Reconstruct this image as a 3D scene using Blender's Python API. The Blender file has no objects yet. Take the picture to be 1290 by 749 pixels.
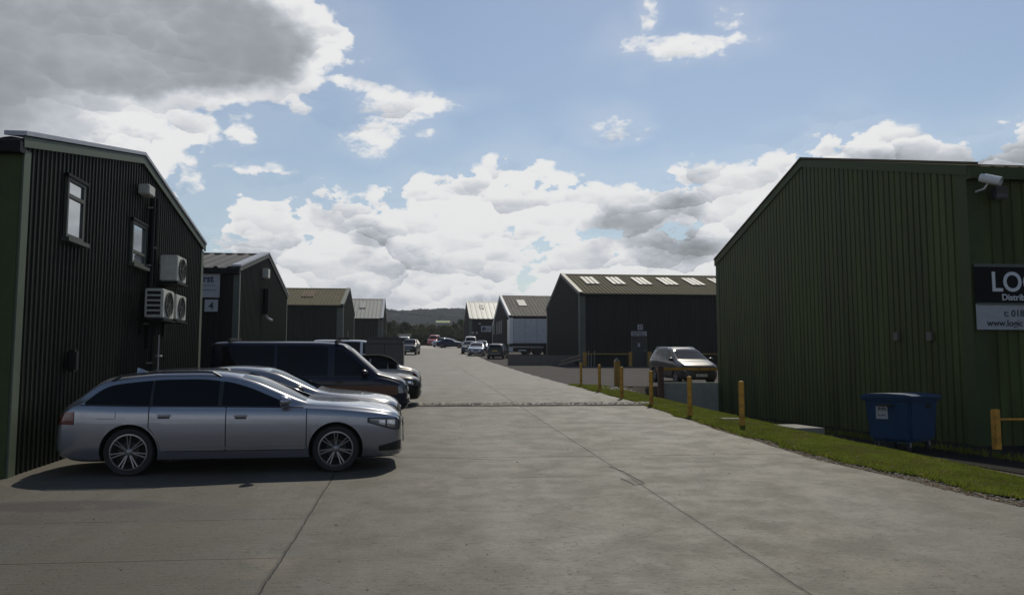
import bpy, bmesh, math, random
from mathutils import Vector, Matrix
import numpy as np
random.seed(7); rng = np.random.default_rng(7)
SC = bpy.context.scene
COL = SC.collection
PI = math.pi
# ------------------------------------------------------------------ camera geometry
FOC, CX, CY = 1060.0, 645.0, 374.5
YAW, PITCH = math.radians(6.4), math.radians(5.15)
CAM = Vector((0, 0, 1.5))
FW = Vector((math.sin(YAW)*math.cos(PITCH), math.cos(YAW)*math.cos(PITCH), math.sin(PITCH)))
RT = Vector((math.cos(YAW), -math.sin(YAW), 0))
UP = RT.cross(FW)
def ray(px, py): return (FW + RT*((px-CX)/FOC) - UP*((py-CY)/FOC))
def at_y(px, py, Y): d = ray(px, py); return CAM + d*((Y-CAM.y)/d.y)
def at_x(px, py, X): d = ray(px, py); return CAM + d*((X-CAM.x)/d.x)
# ------------------------------------------------------------------ terrain
PY = [-60, -30, 40, 50, 64, 73, 80, 90, 108, 130, 150, 165, 185, 260, 500, 900, 6000]
PZ = [-2.4, -1.59, 1.14, 1.5, 2.1, 2.45, 2.8, 3.35, 4.25, 5.35, 6.35, 6.9, 7.0, 4.0, 0.0, 0.0, 0.0]
def zlin(y): return float(np.interp(y, PY, PZ))
def zr(y): return (zlin(y-4)+zlin(y-2)+zlin(y)+zlin(y+2)+zlin(y+4))/5
def sst(a, b, x): t = min(1, max(0, (x-a)/(b-a))); return t*t*(3-2*t)
def terr(x, y):
    z = zr(y)
    s = sst(7.9, 10.2, x)*(1-sst(34.75, 35.25, y))
    return z*(1-s)+(-.14)*s
def ground(px, py):
    d = ray(px, py); t = 4
    while t < 400:
        p = CAM+d*t
        if p.z <= zr(p.y): return p
        t += .02
    return p
def edge(y): # right edge of the concrete road
    return float(np.interp(y, [-40, 5, 10, 13, 17, 27, 40, 60, 90, 115, 140, 170], [9, 7.6, 6.95, 6.5, 6.5, 6.8, 6.5, 6.4, 6.3, 6.0, 9.5, 10])) + .04*math.sin(y*1.7)+.03*math.sin(y*4.1)
# ------------------------------------------------------------------ object helpers
def tag(o, label=None, cat=None, group=None, kind=None):
    if label: o['label'] = label
    if cat: o['category'] = cat
    if group: o['group'] = group
    if kind: o['kind'] = kind
    return o
def empty(name, loc=(0, 0, 0), label=None, cat=None, group=None):
    o = bpy.data.objects.new(name, None); COL.objects.link(o); o.location = loc; o.empty_display_size = .2
    return tag(o, label, cat, group)
class MB:
    def __init__(s): s.v = []; s.f = []; s.m = []
    def add(s, vs, fs, mi=0):
        b = len(s.v); s.v += [tuple(p) for p in vs]
        for f in fs: s.f.append(tuple(b+i for i in f)); s.m.append(mi)
        return s
    def box(s, a, b, mi=0, rz=0, piv=None):
        x0, x1 = sorted((a[0], b[0])); y0, y1 = sorted((a[1], b[1])); z0, z1 = sorted((a[2], b[2]))
        vs = [(x0,y0,z0),(x1,y0,z0),(x1,y1,z0),(x0,y1,z0),(x0,y0,z1),(x1,y0,z1),(x1,y1,z1),(x0,y1,z1)]
        if rz:
            c = Vector(piv or ((x0+x1)/2, (y0+y1)/2, 0)); R = Matrix.Rotation(rz, 3, 'Z'); vs = [R@(Vector(v)-c)+c for v in vs]
        return s.add(vs, [(3,2,1,0),(4,5,6,7),(0,1,5,4),(1,2,6,5),(2,3,7,6),(3,0,4,7)], mi)
    def bbox(s, a, b, bv=.02, mi=0): # box with bevelled edges
        bm = bmesh.new(); bmesh.ops.create_cube(bm, size=1)
        c = [(a[i]+b[i])/2 for i in range(3)]; d = [abs(a[i]-b[i]) for i in range(3)]
        for v in bm.verts: v.co = Vector((c[0]+v.co.x*d[0], c[1]+v.co.y*d[1], c[2]+v.co.z*d[2]))
        bmesh.ops.bevel(bm, geom=bm.edges[:], offset=min(bv, min(d)*.45), segments=2, affect='EDGES')
        bm.verts.index_update(); s.add([v.co for v in bm.verts], [[v.index for v in f.verts] for f in bm.faces], mi); bm.free(); return s
    def tube(s, p0, p1, r, n=12, mi=0, r1=None, caps=True):
        p0 = Vector(p0); p1 = Vector(p1); d = (p1-p0).normalized(); r1 = r if r1 is None else r1
        a = d.orthogonal().normalized(); b = d.cross(a); vs = []
        for p, rr in ((p0, r), (p1, r1)):
            for k in range(n): t = 2*PI*k/n; vs.append(p+a*math.cos(t)*rr+b*math.sin(t)*rr)
        fs = [(k, (k+1) % n, n+(k+1) % n, n+k) for k in range(n)]
        if caps: fs += [tuple(range(n-1, -1, -1)), tuple(range(n, 2*n))]
        return s.add(vs, fs, mi)
    def path(s, pts, r, n=8, mi=0):
        for a, b in zip(pts[:-1], pts[1:]): s.tube(a, b, r, n, mi)
        return s
    def lathe(s, prof, c, axis='Z', n=24, mi=0):
        vs = []; c = Vector(c)
        for k in range(n):
            t = 2*PI*k/n; cs, sn = math.cos(t), math.sin(t)
            for r, h in prof:
                vs.append(c+(Vector((r*cs, r*sn, h)) if axis == 'Z' else Vector((r*cs, h, r*sn)) if axis == 'Y' else Vector((h, r*cs, r*sn))))
        m = len(prof); fs = []
        for k in range(n):
            k2 = (k+1) % n
            for j in range(m-1): fs.append((k*m+j, k2*m+j, k2*m+j+1, k*m+j+1))
        return s.add(vs, fs, mi)
    def build(s, name, mats, parent=None, smooth=None, world=True, loc=None):
        off = Vector(parent.location) if (parent is not None and world) else Vector((0, 0, 0))
        if loc is not None: off = Vector(loc)
        if parent is not None and world and parent.parent is not None: off = Vector(parent.parent.location)
        me = bpy.data.meshes.new(name)
        me.from_pydata([(v[0]-off.x, v[1]-off.y, v[2]-off.z) for v in s.v], [], s.f)
        if not isinstance(mats, (list, tuple)): mats = [mats]
        for m in mats: me.materials.append(m)
        me.polygons.foreach_set('material_index', s.m)
        bm = bmesh.new(); bm.from_mesh(me); bmesh.ops.recalc_face_normals(bm, faces=bm.faces[:]); bm.to_mesh(me); bm.free()
        if smooth is not None:
            me.shade_smooth(); me.set_sharp_from_angle(angle=math.radians(smooth))
        o = bpy.data.objects.new(name, me); COL.objects.link(o)
        if parent is not None: o.parent = parent
        if loc is not None: o.location = loc
        return o
def single(mb, name, mats, loc, label, cat, group=None, smooth=None):
    return tag(mb.build(name, mats, None, smooth, loc=loc), label, cat, group)
# ------------------------------------------------------------------ materials
def mat(name, col, rough=.6, metal=0., var=.0, vs=4., bump=0., bs=60., coat=0., emit=None, spec=.5, ior=1.5, stretch=None, col2=None, detail=6):
    m = bpy.data.materials.new(name); m.use_nodes = True; nt = m.node_tree; b = nt.nodes['Principled BSDF']
    b.inputs['Base Color'].default_value = (*col, 1); b.inputs['Roughness'].default_value = rough; b.inputs['Metallic'].default_value = metal
    b.inputs['Coat Weight'].default_value = coat; b.inputs['Coat Roughness'].default_value = .04; b.inputs['IOR'].default_value = ior
    b.inputs['Specular IOR Level'].default_value = spec
    tc = nt.nodes.new('ShaderNodeTexCoord'); vec = tc.outputs['Object']
    if stretch:
        mp = nt.nodes.new('ShaderNodeMapping'); mp.inputs['Scale'].default_value = stretch; nt.links.new(vec, mp.inputs[0]); vec = mp.outputs[0]
    if var or col2:
        n = nt.nodes.new('ShaderNodeTexNoise'); n.inputs['Scale'].default_value = vs; n.inputs['Detail'].default_value = detail; n.inputs['Roughness'].default_value = .65
        nt.links.new(vec, n.inputs['Vector'])
        r = nt.nodes.new('ShaderNodeValToRGB'); nt.links.new(n.outputs['Fac'], r.inputs[0])
        c2 = col2 or tuple(c*(1+var) for c in col); c1 = col if col2 else tuple(c*(1-var) for c in col)
        r.color_ramp.elements[0].position = .35; r.color_ramp.elements[1].position = .66
        r.color_ramp.elements[0].color = (*c1, 1); r.color_ramp.elements[1].color = (*c2, 1)
        nt.links.new(r.outputs[0], b.inputs['Base Color'])
        mr = nt.nodes.new('ShaderNodeMapRange'); nt.links.new(n.outputs['Fac'], mr.inputs[0]); mr.inputs[1].default_value = .3; mr.inputs[2].default_value = .7
        mr.inputs[3].default_value = max(.02, rough*.85); mr.inputs[4].default_value = min(1, rough*1.15); nt.links.new(mr.outputs[0], b.inputs['Roughness'])
    if bump:
        n = nt.nodes.new('ShaderNodeTexNoise'); n.inputs['Scale'].default_value = bs; n.inputs['Detail'].default_value = 4; nt.links.new(vec, n.inputs['Vector'])
        bp = nt.nodes.new('ShaderNodeBump'); bp.inputs['Strength'].default_value = bump; bp.inputs['Distance'].default_value = .02
        nt.links.new(n.outputs['Fac'], bp.inputs['Height']); nt.links.new(bp.outputs[0], b.inputs['Normal'])
    return m
STR = (1, 1, .12)
M = dict(
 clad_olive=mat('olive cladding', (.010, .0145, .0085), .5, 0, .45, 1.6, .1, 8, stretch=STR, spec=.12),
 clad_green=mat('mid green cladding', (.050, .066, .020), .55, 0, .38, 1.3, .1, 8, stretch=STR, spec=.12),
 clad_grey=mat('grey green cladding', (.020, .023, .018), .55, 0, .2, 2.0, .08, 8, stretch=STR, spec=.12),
 clad_brown=mat('dark brown cladding', (.016, .0145, .0135), .55, 0, .2, 2.0, stretch=STR, spec=.12),
 trim_pale=mat('pale green trim', (.085, .11, .075), .55, 0, .12, 3, spec=.25),
 trim_metal=mat('pale metal trim', (.30, .31, .34), .38, .3, .15, 5),
 trim_grey=mat('grey trim', (.085, .095, .08), .55, 0, .15, 4, spec=.25),
 trim_green=mat('green trim', (.042, .060, .020), .6, 0, .15, 4, spec=.2),
 gutter=mat('black gutter', (.008, .008, .009), .6, spec=.15),
 roof_dark=mat('dark sheet roof', (.030, .030, .032), .6, 0, .25, 1.5, stretch=(1, .3, 1), spec=.25),
 roof_moss=mat('weathered fibre roof', (.070, .060, .036), .9, 0, spec=.1, col2=(.125, .108, .066), vs=.9, bump=.2, bs=20, stretch=(1.6, .4, 1)),
 roof_light=mat('light sheet roof', (.16, .17, .165), .6, 0, .12, 2),
 roof_cream=mat('pale sheet roof', (.50, .50, .44), .45, .0, .12, 2),
 roof_brown=mat('brown sheet roof', (.050, .045, .040), .8, 0, .2, 2, spec=.2),
 skylight=mat('translucent skylight', (.20, .21, .21), .6, 0, .1, 8),
 white_gloss=mat('white plastic', (.62, .63, .62), .35, 0, .06, 6),
 white_dull=mat('dull white panel', (.42, .44, .46), .6, 0, .12, 3),
 off_white=mat('aged white casing', (.50, .50, .45), .45, 0, .12, 9),
 sign_white=mat('sign white', (.34, .35, .37), .6, 0, .08, 5, spec=.2),
 sign_black=mat('sign black', (.006, .006, .007), .6, spec=.1),
 ink=mat('dark ink', (.015, .017, .03), .5), ink_blue=mat('dark blue ink', (.02, .03, .08), .5), ink_white=mat('white lettering', (.55, .57, .6), .5),
 dark=mat('dark recess', (.006, .006, .006), .8), liner=mat('wheel arch liner', (.008, .008, .008), .9), rubber=mat('tyre rubber', (.018, .018, .018), .8, bump=.2),
 steel=mat('galvanised steel', (.30, .30, .30), .45, .6, .15, 8),
 alloy=mat('alloy rim', (.27, .27, .28), .3, .8, .08, 20), alloy_dull=mat('dull wheel cover', (.22, .22, .23), .45, .5),
 chrome=mat('chrome', (.6, .6, .62), .12, 1), black_trim=mat('black trim', (.012, .012, .013), .35),
 glass=mat('tinted glass', (.004, .006, .007), .03, 0, spec=.30, ior=1.42), wglass=mat('window glass', (.42, .45, .47), .05, .75, spec=1, ior=1.9),
 lens=mat('headlight lens', (.16, .17, .18), .08, .35, .3, 14, coat=1), red_lens=mat('tail light lens', (.11, .006, .008), .12, coat=1), amber=mat('amber lens', (.5, .16, .02), .15, coat=1),
 plate_w=mat('white number plate', (.6, .6, .58), .4), plate_y=mat('yellow number plate', (.6, .45, .05), .4),
 yellow=mat('yellow ochre paint', (.47, .235, .022), .6, 0, .38, 6, .15, 30), yellow_dull=mat('faded yellow paint', (.30, .17, .028), .6, 0, .25, 7),
 bin_blue=mat('blue bin plastic', (.009, .038, .095), .55, 0, .15, 6, .08, 25, spec=.25),
 block=mat('cast concrete', (.30, .32, .28), .85, 0, .15, 3, .25, 35),
 slab=mat('pale slab', (.17, .17, .15), .85, 0, .15, 6), wood=mat('weathered timber', (.20, .17, .14), .8, 0, .25, 8, stretch=(.3, 3, 3)),
 rust=mat('rusty steel', (.10, .055, .035), .8, 0, .4, 12), bark=mat('bark', (.06, .045, .03), .9, 0, .3, 10),
 soft_top=mat('black fabric hood', (.010, .009, .010), .9, spec=.05), board=mat('grey brown sheet', (.095, .085, .075), .6, 0, .15, 3),
)
def paint(name, col, metal=.55, rough=.32): return mat(name, col, rough, metal, coat=(1 if max(col) > .06 else .35), spec=(.5 if max(col) > .06 else .25))
M['silver'] = paint('silver paint', (.29, .30, .335), .75, .27); M['silver2'] = paint('warm silver paint', (.27, .27, .28), .75, .27); M['navy'] = paint('navy paint', (.005, .007, .022), .0, .3)
M['black_p'] = paint('black paint', (.005, .005, .007), 0); M['dgrey'] = paint('dark grey paint', (.045, .046, .052), .3); M['beige'] = paint('champagne paint', (.34, .29, .24), .4)
M['white_p'] = paint('white paint', (.62, .62, .62), 0); M['red_p'] = paint('red paint', (.45, .02, .018), 0); M['dblue'] = paint('dark blue paint', (.02, .028, .07), .3)
M['mpv_p'] = paint('graphite paint', (.04, .037, .037), .3); M['stripe'] = mat('orange brown stripe', (.13, .055, .022), .6)
def leafmat(name, c1, c2):
    m = mat(name, c1, .6, 0, col2=c2, vs=1.3, detail=3); b = m.node_tree.nodes['Principled BSDF']
    b.inputs['Specular IOR Level'].default_value = .08
    b.inputs['Roughness'].default_value = .9
    return m
M['leaf1'] = leafmat('dark leaves', (.024, .032, .012), (.048, .058, .022)); M['leaf2'] = leafmat('olive leaves', (.05, .052, .02), (.09, .09, .034)); M['leaf3'] = leafmat('mid green leaves', (.03, .05, .018), (.06, .085, .03))
# ---- concrete road material
def concrete():
    m = bpy.data.materials.new('brushed concrete'); m.use_nodes = True; nt = m.node_tree; N = nt.nodes; L = nt.links; b = N['Principled BSDF']
    tc = N.new('ShaderNodeTexCoord'); sep = N.new('ShaderNodeSeparateXYZ'); L.new(tc.outputs['Object'], sep.inputs[0])
    def mth(op, a, c=None, d=None, clamp=False):
        n = N.new('ShaderNodeMath'); n.operation = op; n.use_clamp = clamp
        for i, v in enumerate((a, c, d)):
            if v is None: continue
            if isinstance(v, (int, float)): n.inputs[i].default_value = v
            else: L.new(v, n.inputs[i])
        return n.outputs[0]
    def noise(scale, stretch=(1, 1, 1), det=6, ro=.6, off=(0, 0, 0)):
        mp = N.new('ShaderNodeMapping'); mp.inputs['Scale'].default_value = stretch; mp.inputs['Location'].default_value = off; L.new(tc.outputs['Object'], mp.inputs[0])
        n = N.new('ShaderNodeTexNoise'); n.inputs['Scale'].default_value = scale; n.inputs['Detail'].default_value = det; n.inputs['Roughness'].default_value = ro; L.new(mp.outputs[0], n.inputs['Vector']); return n.outputs['Fac']
    def sstep(v, a, c, lo=0, hi=1):
        n = N.new('ShaderNodeMapRange'); n.interpolation_type = 'SMOOTHSTEP'; L.new(v, n.inputs[0])
        for i, q in enumerate((a, c, lo, hi)): n.inputs[i+1].default_value = q
        return n.outputs[0]
    X, Y = sep.outputs[0], sep.outputs[1]
    big = noise(.22, (1, .6, 1), 5); mid = noise(1.6, (1, 1, 1), 6, .7); fine = noise(28, (1, 1, 1), 3, .7); brush = noise(3.0, (.55, 9, 1), 4, .7)
    brush2 = noise(9.0, (.35, 6, 1), 3, .75, (3, 1, 0)); wob = noise(.9, (1, 1, 1), 5, .7, (5, 5, 5))
    pits = noise(16, (1, 2.2, 1), 2, .5, (9, 2, 0))
    v = mth('ADD', mth('MULTIPLY', big, .65), mth('MULTIPLY', mid, .26))
    v = mth('ADD', v, mth('MULTIPLY', fine, .75)); v = mth('ADD', v, mth('MULTIPLY', brush, .36)); v = mth('ADD', v, mth('MULTIPLY', brush2, .32))
    ramp = N.new('ShaderNodeValToRGB'); L.new(v, ramp.inputs[0]); e = ramp.color_ramp.elements
    e[0].position = 1.03; e[0].color = (.060, .054, .038, 1); e[1].position = 1.31; e[1].color = (.24, .218, .150, 1)
    x = e.new(1.17); x.color = (.20, .19, .163, 1) if False else (.136, .125, .082, 1)
    col = ramp.outputs[0]
    wx = mth('MULTIPLY', mth('SUBTRACT', wob, .5), .07)
    def line(coord, c0, w): return sstep(mth('ABSOLUTE', mth('ADD', mth('SUBTRACT', coord, c0), wx)), w*.35, w, 1, 0)
    lines = mth('MULTIPLY', line(X, -1.17, .022), sstep(Y, 30, 34, 1, 0))
    lines = mth('MAXIMUM', lines, mth('MULTIPLY', line(X, 2.98, .020), sstep(Y, 60, 70, 1, 0)))
    g = lambda c, a, side: sstep(c, a-.05, a+.05, *((0, 1) if side else (1, 0)))
    for y0, w, lim, side in ((13.95, .028, -.9, 1), (17.0, .022, 2.98, 1), (7.75, .012, -1.2, 0), (30.5, .03, -9, 1), (36.0, .03, -9, 1), (42, .03, -9, 1), (48, .03, -9, 1), (60, .03, -9, 1)):
        lines = mth('MAXIMUM', lines, mth('MULTIPLY', line(Y, y0, w), g(X, lim, side)))
    for (yy, x0, x1, w) in ((11.9, .0, 2.2, .014), (15.1, -.5, 2.4, .014), (19.5, 1, 6, .02), (9.4, -4.5, -1.2, .014)):
        lines = mth('MAXIMUM', lines, mth('MULTIPLY', mth('MULTIPLY', mth('MULTIPLY', line(Y, yy, w), g(X, x0, 1)), g(X, x1, 0)), sstep(mid, .45, .55)))
    def mix(c1, c2, f):
        n = N.new('ShaderNodeMix'); n.data_type = 'RGBA'; L.new(f, n.inputs['Factor'])
        for q, s in ((c1, 'A'), (c2, 'B')):
            if isinstance(q, tuple): n.inputs[6 if s == 'A' else 7].default_value = (*q, 1)
            else: L.new(q, n.inputs[6 if s == 'A' else 7])
        return n.outputs[2]
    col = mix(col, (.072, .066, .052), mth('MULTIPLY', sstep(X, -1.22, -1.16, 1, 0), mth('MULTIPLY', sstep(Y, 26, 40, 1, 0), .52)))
    # tyre-worn darker bands, pits, stains
    band = mth('MULTIPLY', sstep(noise(.35, (1.6, .25, 1), 4, .6, (2, 7, 0)), .46, .62), .5)
    col = mix(col, (.11, .105, .095), band)
    col = mix(col, (.05, .045, .038), mth('MULTIPLY', sstep(pits, .60, .68), .7))
    brushdark = mth('MULTIPLY', sstep(brush2, .53, .66), mth('MULTIPLY', sstep(mid, .40, .58), .75)); col = mix(col, (.07, .065, .055), brushdark)
    def stain(x0, y0, rx, ry, f):
        q = mth('ADD', mth('POWER', mth('DIVIDE', mth('SUBTRACT', X, x0), rx), 2), mth('POWER', mth('DIVIDE', mth('SUBTRACT', Y, y0), ry), 2))
        return mth('MULTIPLY', sstep(mth('ADD', q, mth('MULTIPLY', mid, 1.2)), .95, 1.8, 1, 0), f)
    for s in ((-4.0, 10.35, 1.2, .38, .9), (-3.4, 9.8, 1.8, .6, .35), (-4.6, 8.6, 1.6, 1.3, .28), (1.0, 22, .5, 2.2, .25), (2.2, 40, .7, 8, .3), (-.2, 15, .5, 2.5, .3), (4.2, 12.2, .6, 3, .2)):
        col = mix(col, (.035, .032, .03), stain(*s))
    col = mix(col, (.22, .17, .11), mth('MULTIPLY', sstep(noise(.7, (1, .7, 1), 5, .7, (1, 4, 4)), .58, .72), .25))
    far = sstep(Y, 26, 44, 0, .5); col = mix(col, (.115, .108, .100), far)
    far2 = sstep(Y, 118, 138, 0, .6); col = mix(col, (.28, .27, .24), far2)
    col = mix(col, (.022, .018, .014), mth('MULTIPLY', lines, .8))
    L.new(col, b.inputs['Base Color']); b.inputs['Specular IOR Level'].default_value = .42; L.new(sstep(mid, .35, .65, .60, .72), b.inputs['Roughness'])
    h = mth('ADD', mth('MULTIPLY', brush2, 1.0), mth('MULTIPLY', fine, .5)); h = mth('ADD', h, mth('MULTIPLY', brush, .6)); h = mth('SUBTRACT', h, mth('MULTIPLY', sstep(pits, .64, .72), .6)); h = mth('SUBTRACT', h, mth('MULTIPLY', lines, 1.5))
    bp = N.new('ShaderNodeBump'); bp.inputs['Strength'].default_value = .9; bp.inputs['Distance'].default_value = .011; L.new(h, bp.inputs['Height']); L.new(bp.outputs[0], b.inputs['Normal'])
    return m
M['concrete'] = concrete()
M['dirt'] = mat('gravelly dirt', (.050, .042, .031), .95, 0, spec=.1, col2=(.105, .092, .070), vs=5, bump=.6, bs=25, detail=8)
M['asphalt'] = mat('worn asphalt', (.032, .029, .028), .95, 0, spec=.12, col2=(.070, .063, .060), vs=1.2, bump=.4, bs=60, detail=8)
M['turf'] = mat('turf', (.050, .048, .018), .95, 0, spec=0, col2=(.075, .098, .014), vs=1.6, bump=.6, bs=40, detail=8)
M['blade'] = leafmat('grass blades', (.095, .125, .016), (.175, .195, .032))
M['dry'] = leafmat('dry leaves', (.10, .06, .03), (.20, .13, .07))
M['stone'] = mat('pale stones', (.22, .20, .18), .9, 0, .35, 9); M['rubble'] = mat('rubble', (.30, .28, .25), .9, 0, .35, 4)
M['hill'] = mat('distant woods', (.055, .062, .056), .95, 0, col2=(.10, .11, .10), vs=.02, detail=9)
M['field'] = mat('pale meadow', (.16, .20, .07), .95, 0, .15, .02)
# ------------------------------------------------------------------ ground sheets
YS = [-60, -40, -30]+[-28+2*i for i in range(14)]+sorted([i*1. for i in range(0, 60) if i != 35]+[34.75, 35.25])+[60+2*i for i in range(66)]+[200, 230, 260, 320, 400, 500, 700, 900, 1500, 3000, 6000]
def sheet(name, xs, ys, zf, m, label=None, kind='structure', mask=None):
    mb = MB(); nx = len(xs) if not callable(xs) else None
    vs = []
    for y in ys:
        row = xs(y) if callable(xs) else xs; nx = len(row)
        vs += [(x, y, zf(x, y)) for x in row]
    fs = [(j*nx+i, j*nx+i+1, (j+1)*nx+i+1, (j+1)*nx+i) for j in range(len(ys)-1) for i in range(nx-1)]
    mb.add(vs, fs); o = mb.build(name, m, None, 60); o['kind'] = kind
    return o
XG = [-6000, -1500, -400, -120, -60, -30, -15, -5, 0, 4, 5.5, 6.0, 6.5, 7.0, 7.5]+[7.9+.25*i for i in range(11)]+[12, 16, 24, 40, 70, 120, 400, 1500, 6000]
sheet('ground', XG, YS, lambda x, y: terr(x, y)-.05*(1-sst(5.4, 6.4, x))-.012, M['dirt'])
YR = [y for y in YS if -30 <= y <= 176]
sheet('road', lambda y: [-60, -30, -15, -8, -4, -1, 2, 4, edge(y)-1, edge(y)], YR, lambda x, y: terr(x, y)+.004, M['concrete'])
YP = [y for y in YS if 35.2 <= y <= 130]
sheet('car_park', lambda y: [edge(y)+.02, 8.4, 12, 20, 40, 60], YP, lambda x, y: terr(x, y)+.0, M['asphalt'])
sheet('yard', [9.7, 10.2, 12, 20, 40], [y for y in YS if -10 <= y <= 34.76], lambda x, y: terr(x, y)+.006, mat('shade dark tarmac', (.012, .011, .010), .95, 0, spec=.05, col2=(.024, .022, .020), vs=2, bump=.4, bs=40))  # near-black sheet beside the shed: its deep shade is put into the colour
# verge
def vin(y): return edge(y)+float(np.interp(y, [6, 10, 14, 20, 37], [.8, .4, .25, .08, .06]))+.07*math.sin(y*2.9)+.05*math.sin(y*7.1+1)
def vout(y): return float(np.interp(y, [6, 10, 13, 17, 22, 30, 34, 37], [7.9, 8.6, 8.85, 9.15, 9.3, 9.3, 8.6, 7.2]))
YV = [6+.5*i for i in range(63)]
sheet('verge', lambda y: [vin(y)+(vout(y)-vin(y))*k/10 for k in range(11)], YV, lambda x, y: terr(x, y)+.018*math.sin(PI*min(1, max(0, (x-vin(y))/(vout(y)-vin(y)))))+.012, M['turf'])
def bladefield(name, n, fn, m, h, w, label, cat):
    V = []; F = []
    k = 0
    while k < n:
        p = fn()
        if p is None: continue
        a = random.uniform(0, 2*PI); hh = h*random.uniform(.5, 1.3); ww = w*random.uniform(.6, 1.3); ln = hh*random.uniform(.1, .7); b = random.uniform(0, 2*PI)
        c, s = math.cos(a)*ww, math.sin(a)*ww
        V += [(p[0]-c, p[1]-s, p[2]), (p[0]+c, p[1]+s, p[2]), (p[0]+math.cos(b)*ln, p[1]+math.sin(b)*ln, p[2]+hh)]; F.append((3*k, 3*k+1, 3*k+2)); k += 1
    me = bpy.data.meshes.new(name); me.from_pydata(V, [], F); me.materials.append(m); o = bpy.data.objects.new(name, me); COL.objects.link(o); tag(o, label, cat, kind='stuff'); return o
def vp():
    y = 8+28*random.random()**1.4; a, b = vin(y)-.12, vout(y); x = a+(b-a)*random.random()
    n = math.sin(x*3.1+y*1.3)+math.sin(y*2.3-x*5.2)+math.sin(x*9+y*7)*.5
    if x < a+.5 and random.random() < .5+(a+.5-x)*.6: return None
    if n < -.7 and random.random() < .75: return None
    return (x, y, terr(x, y)+.012)
bladefield('grass', 65000, vp, M['blade'], .035, .009, 'short green grass on the verge beside the concrete road', 'grass')
def tp():
    y = random.uniform(14, 32.6); x = 11.45-abs(random.gauss(0, .16)); return (x, y, terr(x, y)-.01)
bladefield('weeds', 2500, tp, M['blade'], .14, .014, 'straggly weeds along the foot of the green shed wall', 'weeds')
def soften(m, f=.5):
    nt = m.node_tree; b = nt.nodes['Principled BSDF']; o = nt.nodes['Material Output']; tr = nt.nodes.new('ShaderNodeBsdfTranslucent'); mx = nt.nodes.new('ShaderNodeMixShader'); mx.inputs[0].default_value = f
    if b.inputs['Base Color'].links: nt.links.new(b.inputs['Base Color'].links[0].from_socket, tr.inputs[0])
    nt.links.new(b.outputs[0], mx.inputs[1]); nt.links.new(tr.outputs[0], mx.inputs[2]); nt.links.new(mx.outputs[0], o.inputs[0])
for k_ in ('blade', 'leaf1', 'leaf2', 'leaf3'): soften(M[k_], .5)
def stones(name, n, fn, m, rmin, rmax, label, cat):
    V = []; F = []
    base = [(1,0,0),(0,1,0),(-1,0,0),(0,-1,0),(0,0,.7),(0,0,-.3)]; ff = [(0,1,4),(1,2,4),(2,3,4),(3,0,4),(1,0,5),(2,1,5),(3,2,5),(0,3,5)]
    for k in range(n):
        p = fn(); r = random.uniform(rmin, rmax)*random.uniform(.6, 1); a = random.uniform(0, PI); c, s = math.cos(a), math.sin(a)
        for q in base:
            q = [t*random.uniform(.7, 1.3) for t in q]; V.append((p[0]+r*(q[0]*c-q[1]*s), p[1]+r*(q[0]*s+q[1]*c), p[2]+r*q[2]*.7))
        F += [tuple(6*k+i for i in f) for f in ff]
    me = bpy.data.meshes.new(name); me.from_pydata(V, [], F); me.materials.append(m); o = bpy.data.objects.new(name, me); COL.objects.link(o); tag(o, label, cat, kind='stuff')
def gp():
    y = random.uniform(8, 17); x = edge(y)+random.uniform(-.15, 1)*(vin(y)-edge(y)+.15)+.05; return (x, y, terr(x, y))
stones('gravel', 1500, gp, M['stone'], .008, .03, 'loose gravel and earth along the edge of the concrete', 'gravel')
def lp():
    y = random.choice([random.uniform(17, 35), random.uniform(9, 20)]); x = edge(y)+abs(random.gauss(0, .12)); return (x, y, terr(x, y)+.01)
stones('leaf_litter', 1300, lp, M['dry'], .01, .03, 'brown dead leaves caught along the verge edge', 'leaf litter')
def rp():
    c = ground(808, 495); x = c.x+.2+random.gauss(0, .55); y = c.y+2.2+random.gauss(0, .5); return (x, y, terr(x, y)-.03+abs(random.gauss(0, .05)))
stones('rubble_heap', 520, rp, M['rubble'], .03, .11, 'heap of pale broken rubble on the verge behind the yellow bollards', 'rubble')
def dp():
    return (random.uniform(-7, 6.3), random.uniform(5.5, 24), 0)
def dp2():
    x, y, _ = dp(); return (x, y, terr(x, y)+.004)
stones('road_grit', 220, dp2, M['rust'], .008, .025, 'scattered grit and dead leaves on the concrete road', 'grit')
def tufts():
    y = 8+26*random.random()**1.3; side = random.random() < .45
    x = vin(y)-.05+abs(random.gauss(0, .1)) if side else random.uniform(vin(y)+.3, vout(y)); c = math.sin(x*5+y*3.3)+math.sin(y*6.1-x*2)
    return None if c < .9 and not side else (x, y, terr(x, y)+.01)
bladefield('long_grass', 5000, tufts, M['blade'], .07, .009, 'longer ragged grass tufts along the verge edges', 'grass')
def fallen():
    y = 8+26*random.random(); x = random.uniform(vin(y), vout(y)); return (x, y, terr(x, y)+.03)
stones('fallen_leaves', 500, fallen, M['dry'], .012, .035, 'brown fallen leaves scattered over the grass verge', 'leaves')
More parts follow.
